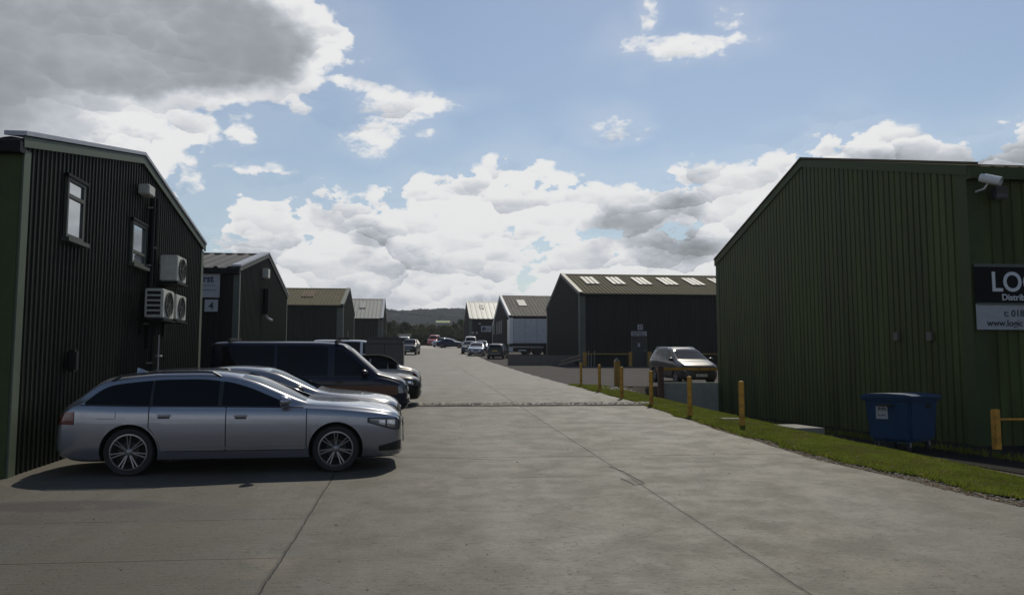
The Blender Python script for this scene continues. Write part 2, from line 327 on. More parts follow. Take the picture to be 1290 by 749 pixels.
for k_, pts_ in enumerate((((768, 588), (785, 594), (812, 609), (800, 611), (782, 603)), ((1195, 613), (1230, 621), (1258, 631)), ((470, 566), (500, 575), (560, 577), (620, 579)))):
    g_ = [ground(a_, b_) for a_, b_ in pts_]; mb = MB()
    for a_, b_ in zip(g_[:-1], g_[1:]):
        n_ = max(2, int((b_-a_).length/.15)); P_ = [a_.lerp(b_, i_/n_)+Vector((random.uniform(-.012, .012), random.uniform(-.012, .012), 0)) for i_ in range(n_+1)]
        for p_, q_ in zip(P_[:-1], P_[1:]):
            d_ = (q_-p_).normalized(); w_ = Vector((-d_.y, d_.x, 0))*random.uniform(.006, .012); mb.add([(v.x, v.y, zr(v.y)+.009) for v in (p_-w_, p_+w_, q_+w_, q_-w_)], [(0, 1, 2, 3)])
    o_ = mb.build('road_crack', M['rust'] if k_ == 1 else M['dark']); o_['kind'] = 'structure'
# ------------------------------------------------------------------ drain channel
dY = ground(650, 511).y
x0, x1 = ground(512, 513).x+.1, edge(dY)+.1
t = empty('drain_channel', (x0, dY, zr(dY)), 'long slotted drain channel with stony edges crossing the concrete road', 'drain')
mb = MB(); mb.box((x0, dY+.22, zr(dY)-.1), (x1, dY+.36, zr(dY)+.02)); mb.box((x0, dY-.16, zr(dY)-.1), (x1, dY-.06, zr(dY)+.012)); mb.build('channel_edge', M['slab'], t)
mb = MB(); nn = 60; q = []
for i in range(nn+1):
    xx = x0+(x1+.3-x0)*i/nn
    for yy, zz in ((.24, 0), (.42, .03), (.62, .06), (.8, .05), (1.1, .0)): q.append((xx, dY+yy+random.uniform(-.03, .03), zr(dY+yy)+zz+random.uniform(-.015, .02)*(zz > 0)-.01*(zz == 0)))
mb.add(q, [(i*5+j, (i+1)*5+j, (i+1)*5+j+1, i*5+j+1) for i in range(nn) for j in range(4)]); mb.build('broken_hump', mat('broken pale concrete', (.03, .028, .024), .9, 0, col2=(.42, .39, .34), vs=6, bump=.5, bs=20, detail=3), t)
mb = MB(); mb.box((x0, dY-.058, zr(dY)-.1), (x1, dY+.218, zr(dY)+.014)); mb.build('channel_bed', M['dark'], t)
k = x0+.02
while k < x1-.1:
    w_ = min(random.uniform(.7, 1.1), x1-k); zg = zr(dY)+random.uniform(.018, .03); mb = MB(); mb.box((k, dY-.055, zg-.02), (k+w_, dY-.03, zg)); mb.box((k, dY+.19, zg-.02), (k+w_, dY+.215, zg)); q = k
    while q < k+w_-.04: mb.box((q, dY-.032, zg-.02), (q+.035, dY+.192, zg-.001)); q += .07
    mb.build('grating', M['rust'], t); k += w_+.015
def cp(): return (random.uniform(x0, x1+.4), dY+.5+random.gauss(0, .12), zr(dY)+.04+random.random()*.04)
stones('channel_stones', 900, cp, M['rubble'], .012, .04, 'small pale stones and debris lying along the drain channel', 'stones')
# ------------------------------------------------------------------ buildings
def rib_pts(L, pitch, depth, style):
    prof = {'groove': [(0, 1), (.74, 1), (.80, 0), (.94, 0)], 'rib': [(0, 0), (.58, 0), (.66, 1), (.88, 1)], 'sine': [(0, 0), (.25, .6), (.5, 1), (.75, .6)]}[style]
    n = max(1, round(L/pitch)); p = L/n; out = []
    for i in range(n):
        for a, d in prof: out.append(((i+a)*p, d*depth))
    out.append((L, prof[0][1]*depth)); return out
def ribwall(mb, P0, P1, zb, zt, nrm, pitch, depth, style, breaks=()):
    P0 = Vector(P0); P1 = Vector(P1); L = (P1-P0).length; d = (P1-P0)/L; n = Vector(nrm)
    pts = rib_pts(L, pitch, depth, style)
    for b in breaks:
        for i in range(len(pts)-1):
            if pts[i][0] < b < pts[i+1][0]: pts.insert(i+1, (b, pts[i][1]+(pts[i+1][1]-pts[i][1])*(b-pts[i][0])/(pts[i+1][0]-pts[i][0]))); break
    vs = []
    for s, o in pts: q = P0+d*s+n*o; vs += [(q.x, q.y, zb(s) if callable(zb) else zb), (q.x, q.y, zt(s))]
    mb.add(vs, [(2*i, 2*i+2, 2*i+3, 2*i+1) for i in range(len(pts)-1)])
def roofslope(mb, Xa, Xb, Ya, za, Yb, zb_, pitch, depth, style, th=.06):
    L = abs(Xb-Xa); sg = 1 if Xb > Xa else -1; pts = rib_pts(L, pitch, depth, style); n = Vector((0, -(zb_-za), (Yb-Ya))).normalized()
    if n.z < 0: n = -n
    vs = []
    for s, o in pts:
        for (y, z) in ((Ya, za), (Yb, zb_)): vs.append((Xa+sg*s, y+n.y*o, z+n.z*o))
    mb.add(vs, [(2*i, 2*i+2, 2*i+3, 2*i+1) for i in range(len(pts)-1)])
    mb.add([(Xa, Ya, za-th), (Xb, Ya, za-th), (Xb, Yb, zb_-th), (Xa, Yb, zb_-th)], [(0, 1, 2, 3)])
    mb.add([(Xa, Ya, za-th), (Xb, Ya, za-th), (Xb, Ya, za), (Xa, Ya, za)], [(0, 1, 2, 3)])
    mb.add([(Xa, Ya, za-th), (Xa, Yb, zb_-th), (Xa, Yb, zb_), (Xa, Ya, za)], [(0, 1, 2, 3)])
def shed(name, label, side, X0, Y0, Y1, Ln, zb, ze, zrd, wm, rm, ctrim, btrim, pitch, depth, style, rp=.35, rd=.03, rs='sine', cw=.16, bw=.2, fw=None, gut=True, fdepth=None, roofdrop=.0):
    """gable faces the road (plane X0), front long wall at Y0 faces the camera, building runs away from the road along side*X"""
    X1 = X0+side*Ln; Ym = (Y0+Y1)/2; t = empty(name, (X0, Y0, zb), label, 'building'); n = (-side, 0, 0)
    gh = lambda s: ze+(zrd-ze)*(1-abs((s-(Y1-Y0)/2)/((Y1-Y0)/2)))
    mb = MB(); ribwall(mb, (X0, Y0+.02, 0), (X0, Y1-.02, 0), zb-.6, lambda s: gh(s)-.03, n, pitch, depth, style, [(Ym-Y0)]); mb.build('gable_wall', wm, t)
    mb = MB(); ribwall(mb, (X0+side*.02, Y0, 0), (X1, Y0, 0), zb-.6, lambda s: ze-.03, (0, -1, 0), pitch, depth, style); mb.build('front_wall', fw or wm, t)
    mb = MB(); mb.add([(X0+side*.03, Y1, zb-.6), (X1, Y1, zb-.6), (X1, Y1, ze), (X0+side*.03, Y1, ze)], [(0, 1, 2, 3)])
    mb.add([(X1, Y0, zb-.6), (X1, Y1, zb-.6), (X1, Y1, ze), (X1, Ym, zrd), (X1, Y0, ze)], [(0, 1, 2, 3, 4)]); mb.build('rear_wall', wm, t)
    oh = .12; k = (zrd-ze)/(Ym-Y0); mb = MB(); xo = X0-side*.05
    roofslope(mb, xo, X1-side*-.05, Y0-oh, ze-oh*k+.03, Ym, zrd+.03, rp, rd, rs); roofslope(mb, xo, X1, Y1+oh, ze-oh*k+.03, Ym, zrd+.03, rp, rd, rs); rf = mb.build('roof', rm, t)
    # ridge cap
    mb = MB(); yr_ = .22; xa, xb = xo-side*.01, X1
    for s in (-1, 1): mb.add([(xa, Ym, zrd+.09), (xb, Ym, zrd+.09), (xb, Ym+s*yr_, zrd+.085-k*yr_), (xa, Ym+s*yr_, zrd+.085-k*yr_)], [(0, 1, 2, 3)])
    mb.build('ridge_cap', rm, rf)
    # corner trims (L shape)
    c = depth+.012
    for yy, s in ((Y0, 1), (Y1, -1)):
        mb = MB(); mb.box((X0-side*c, yy-s*c, zb-.6), (X0-side*(c-.01), yy+s*cw, ze-.12)); mb.box((X0-side*(c-.01), yy-s*c, zb-.6), (X0+side*cw, yy-s*(c-.01), ze-.12)); mb.build('corner_trim', ctrim, t)
    # barge boards: face on gable + capping over roof edge
    for ya, yb in ((Y0-oh, Ym), (Y1+oh, Ym)):
        za, zb2 = ze-oh*k+.06, zrd+.06
        for nm, d0, d1, h0, h1, mm in (('barge_board', c+.005, c+.03, -.0, -bw, ctrim), ('barge_cap', c+.055, -.22, .085, .02, btrim)):
            xa, xb = X0-side*d0 if nm != 'barge_board' else X0-side*c, X0-side*d1
            mb = MB(); mb.add([(xa, ya, za+h0), (xb, ya, za+h0), (xb, yb, zb2+h0), (xa, yb, zb2+h0), (xa, ya, za+h1), (xb, ya, za+h1), (xb, yb, zb2+h1), (xa, yb, zb2+h1)],
                [(0,1,2,3),(4,5,6,7),(0,1,5,4),(1,2,6,5),(2,3,7,6),(3,0,4,7)]); mb.build(nm, mm, t)
    if gut:
        mb = MB(); mb.box((X0-side*(c+.02), Y0-c-.19, ze-.20), (X1, Y0-c-.02, ze-.05)); mb.build('gutter', M['gutter'], t)
    return t
def wallbox(px0, py0, px1, py1, X, out, t, name, m, side=-1, depth=None):
    a = at_x(px0, py0, X); b = at_x(px1, py0, X); c = at_x(px0, py1, X)
    return a, b, c
# ---- L1 : near left unit
XL = at_y(24, 300, ground(24, 602).y).x; YL0 = ground(24, 602).y
e1 = at_x(26, 176, XL); pk = at_x(175, 198, XL); e2 = at_x(255, 310, XL)
YL1 = e2.y; YLm = (YL0+YL1)/2
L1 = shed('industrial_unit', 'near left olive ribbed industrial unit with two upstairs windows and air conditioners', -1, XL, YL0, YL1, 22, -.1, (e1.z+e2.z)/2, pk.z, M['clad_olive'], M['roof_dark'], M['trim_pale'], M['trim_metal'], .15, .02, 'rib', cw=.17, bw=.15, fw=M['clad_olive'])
MB().box((XL-.9, YL0-.052, -.6), (XL-.002, YL0-.046, 4.60)).build('corner_panel', M['trim_green'], L1)
print('L1', XL, YL0, YL1, YLm, e1, pk, e2)
XW = XL+.03
def on(px, py): return at_x(px, py, XW)
def window(parent, pa, pb, mull=None, sill=True):
    # pa top-near px, pb bottom-far px
    a = on(*pa); b = on(pb[0], pa[1]); zt = a.z; zb_ = on(*pb).z if False else None
    return
def win(parent, y0, y1, z0, z1, name='window', trans=.3):
    mb = MB(); w = .055; x0, x1 = XW-.02, XW+.035
    mb.box((x0, y0, z0), (x1, y0+w, z1)); mb.box((x0, y1-w, z0), (x1, y1, z1)); mb.box((x0, y0+w, z0), (x1, y1-w, z0+w)); mb.box((x0, y0+w, z1-w), (x1, y1-w, z1))
    zt = z1-(z1-z0)*trans; mb.box((x0, y0+w, zt-.03), (x1, y1-w, zt+.03)); f = mb.build('window', M['trim_grey'], parent)
    mb = MB(); mb.box((XW-.01, y0+w, z0+w), (XW+.008, y1-w, zt-.03)); mb.box((XW-.01, y0+w, zt+.03), (XW+.008, y1-w, z1-w)); mb.build('pane', M['wglass'], f)
    mb = MB(); mb.box((XW-.02, y0-.05, z0-.07), (XW+.10, y1+.10, z0-.005)); mb.build('sill', M['trim_grey'], f)
    mb = MB(); mb.box((XW-.02, y0-.06, z1+.002), (XW+.06, y1+.06, z1+.05)); mb.build('head_flashing', M['gutter'], f)
a, b, c = on(84, 222), on(106, 222), on(84, 299); win(L1, a.y, b.y, c.z, a.z)
a, b, c = on(166, 277), on(183, 277), on(166, 331); win(L1, a.y, b.y, c.z, a.z, trans=.0001 if False else .72)
# vent box, flue pipe
a, b, c = on(174, 231), on(182, 231), on(174, 244)
single(MB().bbox((XW-.0, a.y, c.z), (XW+.22, b.y, a.z), .02), 'vent_box', M['off_white'], (XW, a.y, c.z), 'small pale vent box high on the near left unit wall', 'vent')
for px, r, ya, yb, lab in ((188, .05, 250, 440, 'dark flue pipe'), (193, .03, 250, 600, 'thin dark conduit')):
    p = on(px, ya); q = on(px, yb); q.z = max(q.z, 0.0)
    t = empty('wall_pipe', (XW+.08, p.y, q.z), lab+' running down the near left unit beside the air conditioners', 'pipe')
    MB().tube((XW+.08, p.y, q.z), (XW+.08, p.y, p.z), r).build('pipe', M['gutter'], t, 40)
    z = q.z+.5
    while z < p.z: MB().box((XW, p.y-r-.02, z), (XW+.1, p.y+r+.02, z+.03)).build('pipe_clip', M['steel'], t); z += 1.2
p = on(191, 445); t = empty('steel_pipe', (XW+.1, p.y, 0), 'thin bare steel pipe rising behind the silver estate car', 'pipe')
MB().path([(XW+.1, p.y, 0), (XW+.1, p.y, p.z-.5), (XW+.1, p.y+.12, p.z-.3), (XW+.1, p.y+.12, p.z+.4)], .022).tube((XW+.1, p.y, p.z-.05), (XW+.1, p.y+.35, p.z-.05), .022).build('pipe', M['steel'], t, 40)
# air conditioners
def aircon(px0, px1, pyt, pyb, label, nf=1):
    """px0: near top corner px where the front face (facing the road) begins"""
    dep = .36; xo = XW+.10
    a = at_x(px0, pyt, xo+dep); b = at_x(px1, pyt, xo+dep); c = at_x(px0, pyb, xo+dep)
    y0, y1, z0, z1 = a.y, b.y, c.z, a.z
    t = empty('air_conditioner', (xo, y0, z0), label, 'air conditioner', 'air conditioner units on the near left building')
    MB().bbox((xo, y0, z0), (xo+dep, y1, z1), .02).build('casing', M['off_white'], t, 40)
    w = (y1-y0)/nf
    r = min(.24, (z1-z0)*.40, w*.42); cy, cz = y0+w*.5 if nf == 1 else y0+w*.5, (z0+z1)/2
    mb = MB(); mb.lathe([(r*1.08, .0), (r*1.08, .03), (r*.96, .03), (r*.96, .004)], (xo+dep, cy, cz), 'X', 28); mb.lathe([(.0, .004), (r*.96, .004)], (xo+dep, cy, cz), 'X', 28, 1)
    for k in range(1, 4): mb.lathe([(r*k*.25, .02), (r*k*.25+.012, .024)], (xo+dep, cy, cz), 'X', 28)
    for k in range(8):
        th = k*PI/4; mb.tube((xo+dep+.02, cy, cz), (xo+dep+.02, cy+math.cos(th)*r, cz+math.sin(th)*r), .006, 5)
    g = mb.build('fan_grille', [M['trim_grey'], M['dark']], t, 40)
    mb = MB()
    for k in range(5):
        zz = z0+.06+(z1-z0-.12)*k/4.6; mb.box((xo+.05, y0-.004, zz), (xo+dep-.05, y0+.01, zz+(z1-z0)*.11))
    if 'louvred' in label: mb.build('louvre_slots', M['dark'], t)
    mb = MB(); mb.box((XW-.01, y0-.05, z0-.06), (xo+dep+.03, y1+.05, z0-.02)); mb.box((XW-.01, y0+.05, z0-.35), (XW+.04, y0+.09, z0-.06)); mb.box((XW-.01, y1-.09, z0-.35), (XW+.04, y1-.05, z0-.06)); mb.build('wall_bracket', M['gutter'], t)
aircon(224, 235.5, 321, 354, 'white air conditioner, topmost of the three on the near left unit')
aircon(206, 220, 363, 400, 'larger louvred air conditioner, lower pair, nearest to the camera')
aircon(222.5, 235, 370, 402, 'smaller air conditioner, far one of the lower pair below the topmost unit')
p = on(86, 440); q = on(86, 468)
single(MB().bbox((XW, p.y-.06, q.z), (XW+.14, p.y+.1, p.z), .03), 'meter_box', M['black_trim'], (XW, p.y, q.z), 'dark narrow box on the wall above the silver estate tail', 'meter box')
p = on(201, 334); 
t = empty('wall_light', (XW, p.y, p.z), 'small pale wall light beside the topmost air conditioner', 'light'); MB().tube((XW, p.y, p.z+.06), (XW+.3, p.y+.05, p.z), .02).build('arm', M['steel'], t); MB().bbox((XW+.2, p.y-.05, p.z-.04), (XW+.42, p.y+.1, p.z+.02), .015).build('lamp_head', M['white_dull'], t)
# ---- L2 : unit 4
def solve(side, XX, c0, c1, pkp, name, label, zb, Ln, wm, rm, ct, bt, **kw):
    """c0 near eave px, c1 far eave px, pkp peak px"""
    a = at_x(c0[0], c0[1], XX); b = at_x(c1[0], c1[1], XX); p = at_x(pkp[0], pkp[1], XX)
    ze = a.z*.6+b.z*.4
    print(name, 'Y', a.y, b.y, 'pk', p.y, 'ze', a.z, b.z, 'zr', p.z)
    return shed(name, label, side, XX, a.y, b.y, Ln, zb, ze, p.z, wm, rm, ct, bt, kw.pop('pitch', .22), kw.pop('depth', .03), kw.pop('style', 'rib'), **kw), a, b, ze, p.z
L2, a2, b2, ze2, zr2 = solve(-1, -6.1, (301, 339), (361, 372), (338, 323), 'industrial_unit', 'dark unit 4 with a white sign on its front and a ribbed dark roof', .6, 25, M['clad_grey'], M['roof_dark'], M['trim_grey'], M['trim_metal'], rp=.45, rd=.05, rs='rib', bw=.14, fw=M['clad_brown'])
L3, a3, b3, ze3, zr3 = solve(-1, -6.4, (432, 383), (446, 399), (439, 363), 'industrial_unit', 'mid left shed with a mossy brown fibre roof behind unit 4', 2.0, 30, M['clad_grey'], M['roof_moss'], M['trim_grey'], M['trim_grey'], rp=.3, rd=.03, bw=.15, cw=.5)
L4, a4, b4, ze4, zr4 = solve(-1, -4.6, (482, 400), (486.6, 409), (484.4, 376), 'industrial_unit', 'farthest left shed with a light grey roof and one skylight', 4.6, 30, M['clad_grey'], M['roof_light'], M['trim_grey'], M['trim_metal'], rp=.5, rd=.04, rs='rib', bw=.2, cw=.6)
R1X = at_y(1217, 400, 18.2).x
R1, ar1, br1, zer1, zrr1 = solve(1, R1X, (1217, 212), (903, 328), (1012, 203), 'industrial_unit', 'large near right green ribbed shed with a company sign beside its corner', -.14, 30, M['clad_green'], M['roof_moss'], M['trim_green'], M['roof_moss'], pitch=.267, depth=.03, style='groove', bw=.24, cw=.3, fw=M['clad_green'], rs='rib', gut=False)
R2X = at_y(730, 400, 64).x
R2, ar2, br2, zer2, zrr2 = solve(1, R2X, (730.5, 370), (689, 389), (707, 346), 'industrial_unit', 'unit 17, dark shed with a brown roof and a row of skylights', 2.1, 45, M['clad_grey'], M['roof_moss'], M['trim_grey'], M['trim_grey'], rp=.33, rd=.05, rs='rib', bw=.2, cw=.42, fw=M['clad_grey'])
R3X = at_y(641.5, 400, 112).x
R3, ar3, br3, zer3, zrr3 = solve(1, R3X, (641.5, 399), (620.5, 409), (627.5, 375), 'industrial_unit', 'dark shed behind the white lorry trailer with pale barge board', 4.4, 40, M['clad_brown'], M['roof_brown'], M['white_dull'], M['white_gloss'], rp=.5, rd=.04, rs='rib', bw=.5, cw=.5)
R4X = at_y(592, 400, 150).x
R4, ar4, br4, zer4, zrr4 = solve(1, R4X, (592, 402), (584.3, 408), (586.8, 382), 'industrial_unit', 'farthest right shed with a pale cream ribbed roof and white sign', 6.2, 40, M['clad_brown'], M['roof_cream'], M['trim_grey'], M['roof_cream'], rp=.9, rd=.09, rs='rib', bw=.3, cw=.4)
def skylight(parent, rp_, Ya, za, Yb, zb_, xa, xb, f0, f1, m=None, n=1, gap=.1):
    """strip on the front slope between fractions f0..f1 from eave"""
    k = Vector((0, Yb-Ya, zb_-za)); nn = Vector((0, -k.z, k.y)).normalized(); w = (xb-xa-gap*(n-1))/n; mb = MB()
    for i in range(n):
        x0 = xa+i*(w+gap); P = [Vector((xx, Ya, za))+k*ff+nn*oo for oo in (.05, .12) for xx, ff in ((x0, f0), (x0+w, f0), (x0+w, f1), (x0, f1))]
        mb.add(P, [(0,1,2,3),(4,5,6,7),(0,1,5,4),(1,2,6,5),(2,3,7,6),(3,0,4,7)])
    mb.build('skylight', m or M['skylight'], parent)
def sky_at(parent, A, B, ze, zrg, px0, px1, f0, f1, n=1, m=None):
    Ya = A.y; Ym = (A.y+B.y)/2; Yc = Ya+(Ym-Ya)*(f0+f1)/2; zc = ze+(zrg-ze)*(f0+f1)/2
    def X(px): 
        d = ray(px, 0); # direction at given px & height
        # solve py so that z matches
        lo, hi = 0, 600
        for _ in range(40):
            mid = (lo+hi)/2; p = at_y(px, mid, Yc)
            if p.z > zc: lo = mid
            else: hi = mid
        return p.x
    skylight(parent, None, Ya, ze+.03, Ym, zrg+.03, X(px0), X(px1), f0, f1, m, n)
for q in (740.5, 773, 805.5, 838, 871, 904, 937, 970): sky_at(R2, ar2, br2, zer2, zrr2, q-6, q+10, .42, .80, 3)
sky_at(L4, a4, b4, ze4, zr4, 453.5, 461, .48, .78); sky_at(R3, ar3, br3, zer3, zrr3, 652, 662, .45, .75); sky_at(R4, ar4, br4, zer4, zrr4, 604, 609, .55, .8)
sky_at(L3, a3, b3, ze3, zr3, 382, 396, .42, .75, 5, M['rust'])
# R1 extra : top fascia lip of the front wall
t = R1; mb = MB(); X1 = R1X+30; mb.box((R1X-.06, ar1.y-.22, zer1-.30), (X1, ar1.y-.05, zer1-.02)); mb.build('eaves_fascia', M['trim_green'], t)
for px in (1130.5, 1172.5):
    p = at_x(px, 424, R1X-.05); single(MB().bbox((R1X-.11, p.y-.11, p.z-.10), (R1X-.035, p.y+.11, p.z+.12), .015), 'wall_socket_box', M['board'], (R1X-.05, p.y, p.z), 'small grey box on the green shed wall, '+('left one of two' if px < 1150 else 'right one of two'), 'junction box', 'small boxes on the green shed gable')
# door and window parts on others
def ypos(t, A, px0, py0, px1, py1, dz, name, m, out=.06, parent=None):
    a = at_y(px0, py0, A.y-.04); b = at_y(px1, py1, A.y-.04); return MB().bbox((a.x, A.y-.04-out, b.z), (b.x, A.y-.02, a.z), .01).build(name, m, parent or t)
dgrey = mat('dark door paint', (.02, .022, .024), .45)
dr = ypos(R2, ar2, 796.5, 424, 813.5, 461, 0, 'door', dgrey); 
for a in ((794.8, 424, 796.4, 461), (813.6, 424, 815.2, 461)): ypos(R2, ar2, *a, 0, 'door_jamb', M['trim_pale'], .1)
ypos(R2, ar2, 803.3, 432, 806, 436.5, 0, 'notice', M['sign_white'], .08, dr); ypos(R2, ar2, 811.2, 440.5, 812.6, 442, 0, 'handle', M['steel'], .12, dr)
# windows R3 gable
for px in (622.4, 626.3, 629, 631.6):
    a = at_x(px-.45, 407+(px-622)*-.35, R3X-.04); b = at_x(px+.45, 421-(px-622)*.1, R3X-.04)
    mb = MB(); mb.box((R3X-.08, min(a.y, b.y), b.z), (R3X-.02, max(a.y, b.y), a.z)); mb.build('window', M['skylight'], R3)
# L2 gable details, L3 door, L1 far
p = at_x(331, 338, -6.1); q = at_x(331, 350, -6.1); t2 = MB().bbox((-6.1, p.y-.12, q.z), (-5.86, p.y+.3, p.z), .02); single(t2, 'vent_box', M['off_white'], (-6, p.y, q.z), 'pale vent box near the top of the gable of unit 4', 'vent')
p = at_x(334, 364, -6.0); q = at_x(334, 396, -6.0); t = empty('flue_pipe', (-5.95, p.y, q.z), 'black flue pipe with a pale elbow on the gable of unit 4', 'pipe')
MB().tube((-5.95, p.y, q.z), (-5.95, p.y, p.z), .11).build('pipe', M['gutter'], t, 40); MB().path([(-5.95, p.y, q.z), (-5.9, p.y+.15, q.z-.14), (-5.8, p.y+.5, q.z-.2)], .05).build('elbow', M['white_dull'], t, 40)
p = at_x(437, 416, -6.4); zz = zr(p.y); MB().bbox((-6.42, p.y-.5, zz), (-6.33, p.y+.6, p.z), .01).build('door', M['gutter'], L3)
p = at_x(444.5, 398, -6.4)
# ---- signs
def text(body, size, m, x, y, z, parent, ry=0, axis='front', bold=.0, ex=.004, align='LEFT', sx=1.):
    cu = bpy.data.curves.new('lettering', 'FONT'); cu.body = body; cu.size = size; cu.extrude = ex; cu.offset = bold; cu.align_x = align; cu.resolution_u = 4
    o = bpy.data.objects.new('tmp', cu); COL.objects.link(o); bpy.context.view_layer.update()
    me = bpy.data.meshes.new_from_object(o.evaluated_get(bpy.context.evaluated_depsgraph_get())); bpy.data.objects.remove(o); me.materials.clear(); me.materials.append(m)
    R = Matrix.Rotation(PI/2, 4, 'X')
    if axis == 'x': R = Matrix.Rotation(PI/2, 4, 'Z')@R
    me.transform(Matrix.Translation(Vector((x, y, z))-Vector(parent.location))@R@Matrix.Diagonal((sx, 1, 1, 1)))
    o = bpy.data.objects.new('lettering', me); COL.objects.link(o); o.parent = parent; return o
# unit 4 sign
YS2 = a2.y-.09
a, b = at_y(243, 339.5, YS2), at_y(276.7, 374.8, YS2)
t = empty('building_sign', (a.x, YS2, b.z), 'white sign reading rst in dark letters on the front of unit 4', 'sign'); MB().bbox((a.x, YS2-.04, b.z), (b.x, YS2, a.z), .008).build('board', M['sign_white'], t)
p = at_y(256.2, 355, YS2); s = at_y(270, 355, YS2).x-p.x; text('rst', s*.92, M['ink_blue'], p.x, YS2-.042, p.z, t, bold=.012, sx=.93)
for yy in (359, 365): q = at_y(256, yy, YS2); MB().box((q.x, YS2-.046, q.z-.02), (at_y(272, yy, YS2).x, YS2-.038, q.z)).build('thin_line', M['trim_grey'], t)
a, b = at_y(258.2, 377, YS2), at_y(274.5, 392.5, YS2)
t = empty('number_sign', (a.x, YS2, b.z), 'square white number 4 sign below the larger sign on the dark shed', 'sign'); MB().bbox((a.x, YS2-.04, b.z), (b.x, YS2, a.z), .008).build('board', M['sign_white'], t)
p = at_y(266.3, 389.3, YS2); text('4', (a.z-b.z)*.80, M['ink'], p.x, YS2-.042, p.z, t, align='CENTER', bold=.006)
# 17 signs
YS17 = ar2.y-.16
a, b = at_y(803, 408.5, YS17), at_y(810, 415.3, YS17)
t = empty('number_sign', (a.x, YS17, b.z), 'small white number 17 sign above the dark door', 'sign'); MB().bbox((a.x, YS17-.04, b.z), (b.x, YS17, a.z), .03).build('board', M['sign_white'], t)
text('17', (a.z-b.z)*.85, M['ink'], (a.x+b.x)/2, YS17-.045, b.z+.07, t, align='CENTER', bold=.008)
a, b = at_y(795, 417, YS17), at_y(814.8, 423, YS17)
t = empty('company_sign', (a.x, YS17, b.z), 'small white two line name board directly over the door of unit 17', 'sign'); MB().bbox((a.x, YS17-.04, b.z), (b.x, YS17, a.z), .008).build('board', M['sign_white'], t)
mb = MB()
for row in (0, 1):
    x = a.x+.08+row*.06
    while x < b.x-.12-row*.06:
        w = random.uniform(.04, .08); 
        if random.random() > .12: mb.box((x, YS17-.046, b.z+.05+(1-row)*.15), (x+w, YS17-.038, b.z+.14+(1-row)*.15))
        x += w+.025
mb.build('lettering', M['ink'], t)
# R4 sign + roundels
YR4 = ar4.y-.1; a, b = at_y(606, 410.3, YR4), at_y(619, 417.8, YR4)
t = empty('company_sign', (a.x, YR4, b.z), 'white sign with a round blue emblem on the farthest right shed', 'sign'); MB().bbox((a.x, YR4-.06, b.z), (b.x, YR4, a.z), .01).build('board', M['sign_white'], t)
cx_, cz_ = a.x+(b.x-a.x)*.27, (a.z+b.z)/2; MB().lathe([(0, -.08), (.36, -.08), (.36, -.05)], (cx_, YR4, cz_), 'Y', 20).build('emblem', M['ink_blue'], t)
mb = MB(); [mb.box((a.x+(b.x-a.x)*.5, YR4-.075, cz_+k), (b.x-.15, YR4-.05, cz_+k+.09)) for k in (-.2, .05)]; mb.build('lettering', M['trim_grey'], t)
for px, mm, lb in ((595.7, 'red_lens', 'red and white round plaque beside the corner of the farthest right shed'), (600.5, 'trim_grey', 'pale round plaque on the farthest right shed, right of the reddish one')):
    p = at_y(px, 419, YR4); t = empty('round_plaque', (p.x, YR4, p.z), lb, 'plaque'); MB().lathe([(0, -.05), (.24, -.05), (.24, 0)], (p.x, YR4, p.z), 'Y', 20).build('disc', M['sign_white'], t); MB().lathe([(.10, -.056), (.17, -.056)], (p.x, YR4, p.z), 'Y', 20).build('ring', M[mm], t)
p = at_y(604, 407.5, YR4); single(MB().bbox((p.x-.15, YR4-.3, p.z-.1), (p.x+.2, YR4, p.z+.1), .03), 'floodlight', M['white_dull'], (p.x, YR4, p.z), 'pale floodlight above the sign on the farthest right shed', 'floodlight')
# right company sign
YSR = ar1.y-.10
a, m1, b = at_y(1226, 334.5, YSR), at_y(1226, 382, YSR), at_y(1226, 415, YSR); xr = a.x+2.8
t = empty('company_sign', (a.x, YSR, b.z), 'large black and white company sign on the near right green shed', 'sign')
MB().bbox((a.x, YSR-.04, m1.z), (xr, YSR, a.z), .006).build('black_board', M['sign_black'], t); MB().bbox((a.x+.01, YSR-.045, b.z), (xr, YSR, m1.z-.004), .006).build('white_board', M['sign_white'], t)
mb = MB(); mb.box((a.x, YSR-.07, a.z-.03), (xr, YSR-.03, a.z+.045)); mb.box((a.x+.01, YSR-.065, m1.z-.03), (xr, YSR-.03, m1.z+.015)); mb.build('rail', M['trim_grey'], t)
ppm = (at_y(1290, 374, YSR).x-a.x)/64.
p = at_y(1247, 366.5, YSR); text('LOGIC', 33.5*ppm, M['ink_white'], p.x, YSR-.046, p.z, t, bold=.010, sx=.93)
p = at_y(1260.5, 378, YSR); text('Distribution', 10.6*ppm, M['ink_white'], p.x, YSR-.046, p.z, t, bold=.003, sx=1.02)
p = at_y(1263, 398.5, YSR); text('t: 018', 11.5*ppm, M['ink'], p.x, YSR-.05, p.z, t, bold=.002)
p = at_y(1242, 410.3, YSR); text('www.logic', 10.5*ppm, M['ink'], p.x, YSR-.05, p.z, t, bold=.003, sx=1.03)
